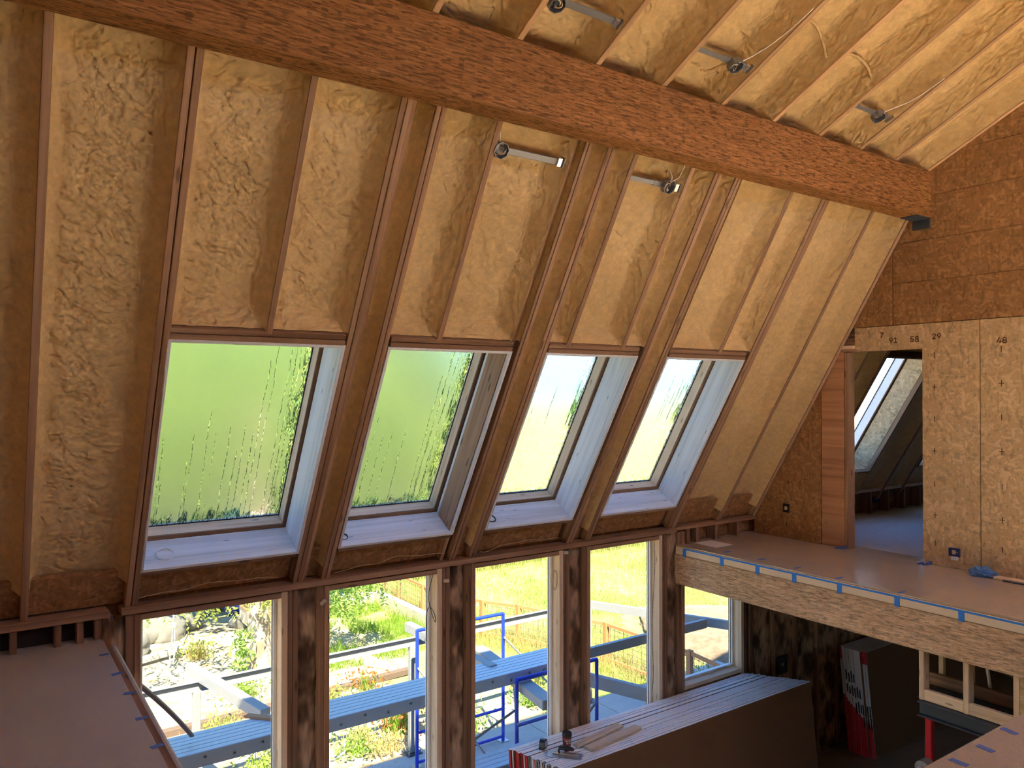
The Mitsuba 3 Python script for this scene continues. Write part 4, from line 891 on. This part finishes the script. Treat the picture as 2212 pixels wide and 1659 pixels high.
i, j = np.meshgrid(np.arange(a - 1), np.arange(b - 1), indexing='ij'); i, j = i.ravel(), j.ravel()
q = np.stack([i * b + j, i * b + j + 1, (i + 1) * b + j + 1, (i + 1) * b + j], 1)
obj('ground', (np.stack([X, Y, Z], -1).reshape(-1, 3), np.vstack([q[:, [0, 1, 2]], q[:, [0, 2, 3]]])), 'ground_soil', smooth=True)
labels['ground'] = {'kind': 'structure', 'label': 'sandy yard turning into a sunlit meadow'}
pv = struct('patio', 'concrete paving along the house')
for i in range(-4, 12):
    obj('paving_slab', cbox((i * 1.22, 0.20, GZ - 0.08), (i * 1.22 + 1.21, 1.605, GZ + 0.045), 0.006), 'concrete', pv)
    obj('paving_slab', cbox((i * 1.22, 1.615, GZ - 0.08), (i * 1.22 + 1.21, 3.0, GZ + 0.045), 0.006), 'concrete', pv)
PZ = GZ + 0.045

# ------------------------------------------------------------------ outside: steel deck frame
t = thing('deck_frame', 'pale grey steel deck frame on posts outside the windows', 'steel frame')
def channel(p0, p1, h=0.105, w=0.05, face=1):
    """A C section: web and two flanges; top at the given points; face = side (left +, right -) on which the flanges stand out."""
    p0, p1 = np.array(p0, float), np.array(p1, float)
    d = (p1 - p0) / np.linalg.norm(p1 - p0); s = np.cross(d, [0, 0, 1.0]) * face
    z = np.array([0, 0, 1.0])
    return join([bar(p0 - z * h / 2, p1 - z * h / 2, 0.008, h), bar(p0 + s * w / 2 - z * 0.004, p1 + s * w / 2 - z * 0.004, w, 0.008), bar(p0 + s * w / 2 - z * (h - 0.004), p1 + s * w / 2 - z * (h - 0.004), w, 0.008)])
DZ = 1.34
obj('outer_beam', channel((-0.6, 3.04, DZ), (7.27, 3.04, DZ), 0.105, 0.045, 1), 'grey_paint', t)
obj('end_beam', channel((7.27, 2.98, DZ + 0.01), (8.35, 0.75, DZ + 0.01), 0.115, 0.05, -1), 'grey_paint', t)
obj('inner_beam', channel((5.4, 1.45, DZ), (7.99, 1.45, DZ), 0.115, 0.05, -1), 'grey_paint', t)
obj('cross_beam', bar((1.905, 3.33, DZ + 0.045), (2.21, 1.66, DZ + 0.045), 0.10, 0.115, c=0.008), 'grey_paint', t)
obj('cross_beam', bar((4.52, 3.32, DZ + 0.045), (4.56, 1.4, DZ + 0.045), 0.10, 0.115, c=0.008), 'grey_paint', t)
obj('brace_beam', bar((4.93, 2.30, DZ - 0.06), (4.66, 0.55, DZ - 0.06), 0.16, 0.10, c=0.008), 'grey_paint', t)
obj('brace_beam', bar((5.80, 1.40, 1.04), (6.22, 0.22, 1.04), 0.07, 0.15, c=0.008), 'grey_paint', t)
for x, y in ((1.905, 3.02), (4.425, 3.02), (7.24, 2.98)):
    obj('post', cbox((x - 0.038, y - 0.038, PZ + 0.012), (x + 0.038, y + 0.038, DZ - 0.106), 0.008), 'grey_paint', t)
    obj('base_plate', cbox((x - 0.10, y - 0.10, PZ), (x + 0.10, y + 0.10, PZ + 0.012)), 'steel_dark', t)
    for sx in (-1, 1):
        for sy in (-1, 1): obj('anchor_bolt', tube([(x + 0.075 * sx, y + 0.075 * sy, PZ + 0.012), (x + 0.075 * sx, y + 0.075 * sy, PZ + 0.05)], 0.012, 8), 'steel', t)

# ------------------------------------------------------------------ outside: scaffold
sc = thing('scaffold', 'blue scaffold of two frames and thin grey braces around the aluminium plank', 'scaffold')
def frame(x0, x1, y, ztop, zbase, rails, inner=None, r=0.021):
    t = newkey(sc + '__frame')
    obj('post', tube([(x0, y, zbase), (x0, y, ztop)], r, 12), 'blue_scaffold', t, smooth=35)
    obj('post', tube([(x1, y, zbase), (x1, y, ztop)], r, 12), 'blue_scaffold', t, smooth=35)
    obj('top_rail', tube([(x0, y, ztop - 0.002), (x1, y, ztop - 0.002)], r, 12), 'blue_scaffold', t, smooth=35)
    for z in rails: obj('rung', tube([(x0, y, z), (x1 if inner is None else inner, y, z)], r * 0.85, 10), 'blue_scaffold', t, smooth=35)
    if inner: obj('inner_post', tube([(inner, y, zbase + 0.1), (inner, y, ztop)], r * 0.7, 10), 'blue_scaffold', t, smooth=35)
    for x in (x0, x1): obj('base_foot', cbox((x - 0.06, y - 0.06, PZ), (x + 0.06, y + 0.06, zbase)), 'steel', t)
    obj('brace_lug', tube([(x0, y - 0.03, ztop - 0.45), (x0, y + 0.03, ztop - 0.45)], 0.008, 8), 'steel', t)
frame(4.30, 5.53, 2.65, 1.54, PZ + 0.01, (0.33, -0.02), None)
frame(4.62, 5.715, 1.06, 1.375, PZ + 0.01, (0.35, 0.9), 5.28)
for (p0, p1) in (((5.53, 2.63, 1.24), (5.715, 1.06, 0.55)), ((4.30, 2.63, 1.10), (4.62, 1.09, 0.20)), ((4.62, 1.09, 1.05), (3.9, 1.09, 0.80)), ((4.66, 1.08, 0.62), (5.6, 2.55, 0.95)), ((4.75, 0.62, 0.62), (5.25, 0.55, 1.16))):
    obj('brace', tube([p0, p1], 0.013, 8), 'zinc', sc, smooth=35)
t = thing('scaffold_plank', 'long ribbed aluminium scaffold plank crossing behind the lower windows', 'plank')
px0, px1, py0, py1, pz = 0.55, 5.50, 1.145, 1.565, 1.425
n = 6; wd = (py1 - py0) / n
for i in range(n):
    obj('deck_strip', cbox((px0, py0 + i * wd + 0.004, pz - 0.014), (px1, py0 + (i + 1) * wd - 0.004, pz), 0.002), 'aluminium', t)
obj('underlay', cbox((px0, py0 + 0.004, pz - 0.024), (px1, py1 - 0.004, pz - 0.015)), 'groove', t)
for y in (py0, py1 - 0.012):
    obj('side_rail', cbox((px0, y, pz - 0.125), (px1, y + 0.012, pz - 0.002), 0.003), 'aluminium', t)
for i, x in enumerate(np.arange(0.85, 5.4, 0.235)):
    z = pz - (0.045 if i % 2 else 0.075)
    v, f, u = lathe([(0.008, 0), (0.017, 0), (0.017, 0.006), (0.008, 0.006)], 16, lambda v: np.stack([x + v[:, 0], py0 - v[:, 2], z + v[:, 1]], 1))
    obj('rung_end', (v, f, u), 'steel', t, smooth=35)
    obj('rung_hole', tube([(x, py0 - 0.0035, z), (x, py0 + 0.001, z)], 0.009, 12), 'groove', t)
obj('lettering', (lambda m: (np.stack([5.02 + m.vertices[:, 0], py0 - 0.0015 - m.vertices[:, 2], pz - 0.10 + m.vertices[:, 1]], 1), m.faces))(meshkit.text_mesh('511', 0.055, 0.001, True)), 'groove', t)
t = thing('wood_wedge', 'small wood offcut lying on the far edge of the aluminium plank', 'wood piece')
obj('block', bar((2.02, 1.62, pz + 0.012), (2.26, 1.36, pz + 0.012), 0.065, 0.022), 'fence_wood', t)
t = thing('walk_board', 'lower bluish plank outside at the foot of the middle window', 'plank')
for i in range(4): obj('deck_strip', cbox((2.4, 0.34 + i * 0.073, 0.945), (5.0, 0.34 + (i + 1) * 0.073 - 0.004, 0.96), 0.002), 'aluminium', t)
obj('side_rail', cbox((2.4, 0.335, 0.86), (5.0, 0.343, 0.955)), 'aluminium', t)
obj('side_rail', cbox((2.4, 0.622, 0.86), (5.0, 0.63, 0.955)), 'aluminium', t)
for x in (2.6, 4.85): obj('trestle_leg', tube([(x, 0.48, PZ), (x, 0.48, 0.945)], 0.025, 10), 'zinc', t)
t = thing('lath', 'bent brown wooden lath leaning outside behind the left loft edge', 'lath')
p = smooth_path([(0.875, 0.22, 2.43), (0.945, 0.35, 2.334), (1.131, 0.72, 2.061), (1.359, 1.12, 1.713), (1.5, 1.36, 1.482)], 20)
obj('strip', join([bar(p[i], p[i + 1] + (p[i + 1] - p[i]) * 0.02, 0.022, 0.032, (0.5, -0.7, 0.5), 0.003) for i in range(19)]), 'lath_brown', t)

# ------------------------------------------------------------------ outside: yard things
def rock(c, r, seed, label):
    m = trimesh.creation.icosphere(3, 1.0); n0 = m.vertices
    d = 0.72 + 0.55 * meshkit.fbm(n0 * 1.3 + seed, 3, seed)
    for k in range(5):
        nn = np.random.default_rng(seed * 9 + k).normal(size=3); nn /= np.linalg.norm(nn)
        d = np.minimum(d, 0.86 / np.maximum(n0 @ nn, 0.05))
    obj('boulder', (n0 * d[:, None] * r + c, m.faces), 'rock', smooth=35, label=label, cat='rock', group='boulders behind the leftmost tall window')
rk = [(2.05, 9.0, 0.42), (2.45, 9.75, 0.40), (2.86, 9.7, 0.36), (2.35, 10.5, 0.5), (3.0, 10.6, 0.5), (3.55, 10.9, 0.5), (1.5, 9.6, 0.5), (4.1, 11.2, 0.5), (1.6, 10.8, 0.6), (3.3, 10.0, 0.3), (4.7, 10.9, 0.3), (2.0, 8.4, 0.25), (4.2, 9.6, 0.22)]
rl = ['large grey boulder at the left edge of the leftmost window', 'rounded grey boulder second from the left in the rock pile', 'pale boulder in the middle of the rock pile', 'big boulder high at the left of the rock pile', 'big boulder high behind the hanging rope', 'boulder right of the hanging rope', 'boulder half hidden by the window jamb', 'flat boulder high in the middle of the leftmost window', 'tall boulder behind the left end of the rock pile', 'small boulder below the hanging rope knot', 'small stone left of the tree trunk', 'small stone at the foot of the rock pile', 'small stone on the sand left of the trunk']
for i, (x, y, r) in enumerate(rk): rock([x, y, float(gz(x, y)) + r * 0.35], np.array([1.05, 0.9, 0.75]) * r, i + 3, rl[i])

def tree(name, label, base, h, r, crowns, nleaf, size, leafm, lean=(0, 0), fol2=None, rng=None, group=None):
    rng = rng or np.random.default_rng(int(base[0] * 13 + base[1] * 7) % 1000)
    t = thing(name, label, 'tree', group)
    zb = float(gz(base[0], base[1])) - 0.1
    p = smooth_path([(base[0], base[1], zb), (base[0] + lean[0] * 0.3, base[1] + lean[1] * 0.3, zb + h * 0.4), (base[0] + lean[0], base[1] + lean[1], zb + h)], 14)
    obj('trunk', tube(p, np.linspace(r * 1.15, r * 0.45, 14), 12), 'bark', t, smooth=True)
    pts, w = [], np.array([c[3] * c[4] * c[5] for c in crowns]); w = w / w.sum()
    for c, ww in zip(crowns, w):
        n = int(nleaf * ww); d = rng.normal(size=(n, 3)); d /= np.linalg.norm(d, axis=1, keepdims=True)
        rad = rng.uniform(0.35, 1.0, n) ** 0.5
        nz = 0.75 + 0.5 * meshkit.fbm(d * 2.2 + c[0], 3, int(c[0] * 3) % 17)
        q = d * (rad * nz)[:, None] * [c[3], c[4], c[5]] + [c[0], c[1], c[2]]
        pts.append(q[q[:, 2] > zb + 0.15])
    for c in crowns[:5]:
        obj('branch', tube(smooth_path([p[9], (p[9] + np.array(c[:3])) / 2 + [0, 0, 0.2], c[:3]], 10), np.linspace(r * 0.4, r * 0.1, 10), 7), 'bark', t, smooth=True)
    pts = np.vstack(pts); k = rng.random(len(pts)) < (0.5 if fol2 else 1.1)
    obj('foliage', leaves(pts[k], size, rng), leafm, t, kind='stuff')
    if fol2: obj('foliage', leaves(pts[~k], size, rng), fol2, t, kind='stuff')
    return t
# the walnut beside the deck, with hanging compound leaves
tw = tree('walnut_tree', 'pale trunked walnut tree with hanging leaves in front of the rock pile', (3.80, 7.15), 4.5, 0.19, [(3.9, 8.4, 4.3, 2.6, 2.0, 1.9), (5.0, 8.9, 3.5, 1.7, 1.6, 1.6), (2.4, 9.0, 3.9, 1.8, 1.5, 1.6)], 9000, 0.10, 'leaf', (0.15, 0.5), 'leaf_yellow')
rng = np.random.default_rng(21)
fr = []
for k in range(300):
    if k < 170: x_ = rng.uniform(4.7, 5.85); c = np.array([x_, rng.uniform(6.2, 7.3), rng.uniform(0.8, 1.9) + 0.3 * max(0, x_ - 5.3)])
    else: c = np.array([rng.uniform(1.9, 4.3), rng.uniform(6.2, 7.3), rng.uniform(1.2, 2.0)])
    L = rng.uniform(0.25, 0.5); a = rng.uniform(0, 6.28); d = np.array([math.cos(a) * 0.45, math.sin(a) * 0.45, -1.0]); d /= np.linalg.norm(d)
    s = np.cross(d, rng.normal(size=3)); s /= np.linalg.norm(s)
    for m_ in range(8):
        for sg in (-1, 1):
            b0 = c + d * L * (m_ + 0.5) / 8; ax = s * sg + d * 0.7 + rng.normal(0, 0.15, 3); ax /= np.linalg.norm(ax); w_ = np.cross(ax, rng.normal(size=3)); w_ /= np.linalg.norm(w_)
            l = 0.085 * rng.uniform(0.7, 1.2); fr.append(np.stack([b0, b0 + ax * l * 0.5 + w_ * l * 0.22, b0 + ax * l, b0 + ax * l * 0.5 - w_ * l * 0.22]))
fr = np.array(fr).reshape(-1, 3); k = np.arange(len(fr) // 4)[:, None] * 4
half = (len(k) // 2)
for nm, kk, m_ in (('leaf_frond', k[:half], 'leaf'), ('leaf_frond', k[half:], 'leaf_yellow')):
    obj(nm, (fr, np.vstack([kk + [0, 1, 2], kk + [0, 2, 3]])), m_, tw, kind='stuff')
# vine and leaves climbing beside the trunk
rng = np.random.default_rng(31)
c = np.column_stack([rng.normal(3.40, 0.09, 260), rng.normal(6.7, 0.08, 260), gz(3.45, 6.7) + rng.uniform(0.02, 0.85, 260)])
obj('vine', leaves(c, 0.05, rng), 'leaf', label='leafy green vine standing left of the pale tree trunk', cat='plant')
# grove behind
gl = ['leafy tree at the far left behind the fogged skylights', 'broad tree behind the leftmost skylight', 'yellow green tree behind the leftmost skylight', 'dense tree behind the gap between the first two skylights', 'tall tree behind the second skylight', 'tree behind the second skylight, farther away than the tall one', 'farthest right tree of the grove', 'low bushy tree behind the walnut', 'yellow green tree at the right edge of the grove near the meadow']
gt = [(-5.2, 16.5, 9, 'leaf_dark'), (-1.9, 22, 12, 'leaf'), (0.2, 16.5, 10, 'leaf_yellow'), (3.6, 22.5, 12, 'leaf'), (5.4, 16.5, 10, 'leaf_yellow'), (8.8, 22, 11, 'leaf'), (14.0, 22.5, 9, 'leaf'), (2.9, 13.6, 4.0, 'leaf'), (10.4, 16.3, 8.5, 'leaf')]
for i, (x, y, h, m_) in enumerate(gt):
    rr = min(h * 0.28, 2.1)
    tree('grove_tree', gl[i], (x, y), h * 0.6, 0.2, [(x, y, h * 0.60, rr * 1.15, rr, h * 0.42), (x - rr * 0.6, y - 0.8, h * 0.42, rr * 0.9, rr * 0.8, h * 0.32), (x + rr * 0.6, y - 0.6, h * 0.45, rr * 0.9, rr * 0.8, h * 0.34)], 6500, 0.30, m_, (0.2, 0), 'leaf' if m_ != 'leaf' else 'leaf_yellow')
# distant tree line at the far end of the meadow
rng = np.random.default_rng(51)
for i, x in enumerate(np.linspace(16, 86, 7)):
    y = 75 + rng.uniform(-6, 6); h = rng.uniform(4, 7)
    c = rng.normal(size=(900, 3)); c /= np.linalg.norm(c, axis=1, keepdims=True); c = c * (rng.uniform(0.5, 1, 900) ** 0.5)[:, None] * [4.5, 3, h * 0.5] + [x, y, h * 0.5]
    td = thing('distant_tree', ORD[i] + ' distant tree from the left at the far end of the meadow', 'tree', 'distant trees beyond the meadow')
    obj('foliage', leaves(c, 0.7, rng), 'leaf_dark', td, kind='stuff'); obj('trunk', tube([(x, y, -0.2), (x, y, h * 0.5)], 0.25, 6), 'bark', td)

# garden fence
t = thing('garden_fence', 'low orange wooden garden fence with wire mesh at the edge of the meadow', 'fence')
FP = [(7.45, 10.2), (7.30, 9.15), (7.26, 8.0), (7.60, 6.35), (7.88, 5.62), (8.54, 4.06), (8.60, 2.3), (8.45, 1.2)]
for i, (x, y) in enumerate(FP):
    z = float(gz(x, y)); obj('fence_post', cbox((x - 0.04, y - 0.04, z - 0.05), (x + 0.04, y + 0.04, z + 0.70), 0.005), 'fence_wood', t)
for (x0, y0), (x1, y1) in zip(FP[:-1], FP[1:]):
    z0, z1 = float(gz(x0, y0)), float(gz(x1, y1))
    obj('fence_rail', bar((x0, y0, z0 + 0.66), (x1, y1, z1 + 0.66), 0.035, 0.05), 'fence_wood', t)
    obj('fence_rail', bar((x0, y0, z0 + 0.10), (x1, y1, z1 + 0.10), 0.035, 0.05), 'fence_wood', t)
    L = math.hypot(x1 - x0, y1 - y0); w_ = []
    for s in np.arange(0.1, L, 0.10):
        f_ = s / L; w_.append(bar((x0 + (x1 - x0) * f_, y0 + (y1 - y0) * f_, z0 + 0.12), (x0 + (x1 - x0) * f_, y0 + (y1 - y0) * f_, z0 + 0.64), 0.005, 0.005, (1, 0, 0), 0))
    for zz_ in np.arange(0.2, 0.64, 0.10): w_.append(bar((x0, y0, z0 + zz_), (x1, y1, z1 + zz_), 0.005, 0.005, c=0))
    obj('mesh_panel', join(w_), 'wire_mesh', t, kind='stuff')
t = thing('far_fence', 'far wooden fence along the top of the meadow', 'fence')
FQ = [(9.0, 11.4), (10.6, 11.3), (12.3, 11.2), (13.9, 11.1), (15.5, 11.0), (17.2, 10.9), (19, 10.8)]
for x, y in FQ: z = float(gz(x, y)); obj('fence_post', cbox((x - 0.045, y - 0.045, z), (x + 0.045, y + 0.045, z + 0.9)), 'fence_wood', t)
for (x0, y0), (x1, y1) in zip(FQ[:-1], FQ[1:]): obj('fence_rail', bar((x0, y0, float(gz(x0, y0)) + 0.8), (x1, y1, float(gz(x1, y1)) + 0.8), 0.04, 0.06), 'fence_wood', t)

# raised bed, edging timbers, mound, block, rope
t = thing('raised_bed', 'grey timber raised bed in the yard behind the second window', 'raised bed')
obj('side_board', bar((7.0, 9.6, 0.0), (7.08, 6.3, 0.0), 0.16, 0.30, c=0.01), 'timber_grey', t)
obj('end_board', bar((7.05, 9.55, 0.0), (5.7, 9.95, 0.0), 0.14, 0.26, c=0.01), 'timber_grey', t)
obj('end_board', bar((5.6, 9.98, -0.02), (4.6, 10.2, -0.02), 0.14, 0.22, c=0.01), 'timber_grey', t)
for k, (p0, p1, lab) in enumerate((((0.8, 5.30, -0.09), (3.55, 5.42, -0.09), 'dark edging timber on the sand behind the leftmost window'), ((3.7, 5.44, -0.09), (5.75, 5.58, -0.09), 'dark edging timber on the sand behind the second window'), ((1.0, 4.2, -0.10), (3.6, 4.45, -0.10), 'nearer dark edging timber on the sand behind the leftmost window'), ((1.2, 8.05, -0.05), (3.1, 8.6, -0.02), 'pale grey log at the foot of the rock pile'))):
    obj('edging_timber', bar(p0, p1, 0.10, 0.10, c=0.01), 'timber_dark' if k < 3 else 'timber_grey', label=lab, cat='timber')
m = trimesh.creation.icosphere(4, 1.0); v = m.vertices * [1.6, 2.2, 0.24]; v = v * (0.85 + 0.3 * meshkit.fbm(m.vertices * 2.5, 3, 6))[:, None] + [11.5, 3.6, GZ]
obj('mulch_mound', (v, m.faces), 'mulch', smooth=True, label='brown mound of wood chips behind the window under the right loft', cat='mound')
obj('concrete_block', cbox((9.46, 2.55, PZ), (9.72, 2.75, PZ + 0.16), 0.012), 'concrete', label='small concrete block on the paving behind the window under the loft', cat='block')
t = thing('rope', 'white rope hanging from the walnut in the leftmost window', 'rope')
obj('strand', tube(smooth_path([(2.66, 8.0, 2.6), (2.66, 8.0, 1.2), (2.665, 8.0, 0.55)], 20), 0.014, 8), 'rope_fibre', t, smooth=True)
obj('strand', tube(smooth_path([(2.665, 8.0, 0.55), (2.63, 8.0, 0.25), (2.60, 8.0, -0.08)], 16), 0.012, 8), 'rope_fibre', t, smooth=True)
obj('strand', tube(smooth_path([(2.665, 8.0, 0.55), (2.68, 8.0, 0.25), (2.66, 8.0, -0.08)], 16), 0.012, 8), 'rope_fibre', t, smooth=True)
m = trimesh.creation.icosphere(2, 0.045); obj('knot', (m.vertices * [1, 1, 1.2] + [2.665, 8.0, 0.55], m.faces), 'rope_fibre', t, smooth=True)
t = thing('crate', 'tan wooden crate with a blue box under the walnut', 'crate')
obj('body', cbox((4.15, 9.1, 0.0), (4.75, 9.6, 0.28), 0.01), 'cream', t)
obj('lid', cbox((4.13, 9.08, 0.285), (4.77, 9.62, 0.31), 0.004), 'fence_wood', t)
obj('blue_tub', cbox((3.98, 9.75, 0.05), (4.35, 10.1, 0.45), 0.03), 'blue_box', label='dark blue tub beside the tan crate under the walnut', cat='tub')

# weeds
def weed(x, y, h, n, mats, label, spread=0.18):
    rng = np.random.default_rng(int(x * 100 + y * 10)); z = float(gz(x, y)); t = thing('weed', label, 'plant')
    xy = rng.normal(0, spread * 0.5, (n, 2)) + [x, y]
    obj('stems', blades(n, xy, np.full(n, z), h, 0.008, 0.5, rng), mats[0], t, kind='stuff')
    c = np.column_stack([rng.normal(0, spread, (n * 2, 2)) + [x, y], z + h * rng.uniform(0.1, 1.0, n * 2)])
    obj('leaves', leaves(c, 0.035, rng), mats[1], t, kind='stuff')
for a in ((2.66, 5.0, 0.35, 60, ('grass', 'leaf_yellow'), 'yellow green weed between the deck beam and plank, leftmost window'), (3.25, 6.1, 0.22, 120, ('grass_green', 'leaf'), 'low green weed clump at the foot of the pale trunk'), (4.62, 3.75, 0.42, 160, ('grass_green', 'leaf_red'), 'reddish green bush below the plank in the second window'), (4.05, 3.75, 0.30, 50, ('grass_dry', 'leaf_yellow'), 'dry thin weed below the plank in the second window'),
          (4.25, 3.30, 0.22, 90, ('grass_dry', 'grass_dry'), 'dry yellow grass tuft near the paving in the second window'), (3.9, 3.5, 0.16, 90, ('grass_green', 'leaf'), 'low green tuft left of the dry yellow tuft'), (4.85, 5.35, 0.28, 60, ('grass_green', 'leaf_red'), 'small reddish weed on the dark edging timber'), (4.2, 5.2, 0.25, 90, ('grass', 'leaf_yellow'), 'yellow green weeds along the dark edging timber'), (5.4, 3.3, 0.30, 90, ('grass_green', 'leaf'), 'green weed at the lower left of the middle window'),
          (5.45, 4.6, 0.22, 50, ('grass_green', 'leaf'), 'small weed right of the deck post'), (6.6, 3.5, 0.22, 110, ('grass_green', 'leaf'), 'green strip of weeds under the scaffold in the middle window'), (6.95, 4.0, 0.22, 90, ('grass_dry', 'leaf_yellow'), 'dry weeds behind the right scaffold post'), (2.85, 3.75, 0.18, 90, ('grass_green', 'leaf_yellow'), 'pale green tuft below the plank in the leftmost window'), (9.3, 2.45, 0.20, 70, ('grass_green', 'leaf'), 'green weed on the paving beside the concrete block'),
          (3.1, 8.3, 0.30, 120, ('grass_dry', 'leaf_yellow'), 'dry yellow weeds in front of the rock pile'), (4.5, 8.2, 0.25, 80, ('grass_dry', 'grass_dry'), 'dry weeds right of the tree trunk')):
    weed(*a)
# grasses
rng = np.random.default_rng(77)
def field(name, label, n, x0, x1, y0, y1, h, mat, keep, w=0.006):
    x, y = rng.uniform(x0, x1, n), rng.uniform(y0, y1, n); k = keep(x, y)
    x, y = x[k], y[k]
    obj(name, blades(len(x), np.column_stack([x, y]), gz(x, y) - 0.01, h, w, 0.7, rng), mat, label=label, cat='grass', kind='stuff')
edge = lambda x, y: x > 7.75 - 0.12 * y + 0.6 * meshkit.fbm(np.stack([x, y, 0 * x], -1), 2, 8)
field('meadow_grass', 'pale yellow meadow grass beyond the garden fence', 70000, 6.6, 22, 1.3, 13, 0.16, 'grass', lambda x, y: edge(x, y) & (((x - 11.3) / 1.5) ** 2 + ((y - 3.9) / 2.2) ** 2 > 1) & ((y > 3.05) | (x > 13.5)))
field('meadow_grass', 'fresh green grass patches in the meadow', 40000, 6.8, 22, 1.3, 13, 0.13, 'grass_green', lambda x, y: edge(x, y) & (meshkit.fbm(np.stack([x * 0.8, y * 0.8, 0 * x], -1), 3, 2) > 0.52) & (((x - 11.3) / 1.5) ** 2 + ((y - 3.9) / 2.2) ** 2 > 1) & ((y > 3.05) | (x > 13.5)))
field('fence_grass', 'tall dry grass along the garden fence', 9000, 6.9, 9.2, 3.1, 10, 0.32, 'grass_dry', lambda x, y: np.abs(x - np.interp(y, [1.2, 2.3, 4.06, 5.62, 6.35, 8, 9.15, 10.2], [8.45, 8.6, 8.54, 7.88, 7.6, 7.26, 7.3, 7.45])) < 0.45, 0.005)
field('bed_grass', 'grey green weeds inside the raised bed', 9000, 4.6, 6.95, 6.3, 9.7, 0.20, 'grass_green', lambda x, y: meshkit.fbm(np.stack([x * 1.5, y * 1.5, 0 * x], -1), 2, 3) > 0.42, 0.006)
field('hedge_grass', 'tall yellow weeds along the far fence', 14000, 8.5, 20, 10.7, 12.5, 0.45, 'grass', lambda x, y: y > 10.7, 0.012)
field('yard_grass', 'sparse dry grass on the sandy yard', 5000, 0.8, 7, 3.2, 9.5, 0.10, 'grass_dry', lambda x, y: meshkit.fbm(np.stack([x * 1.2, y * 1.2, 0 * x], -1), 3, 5) > 0.55, 0.005)
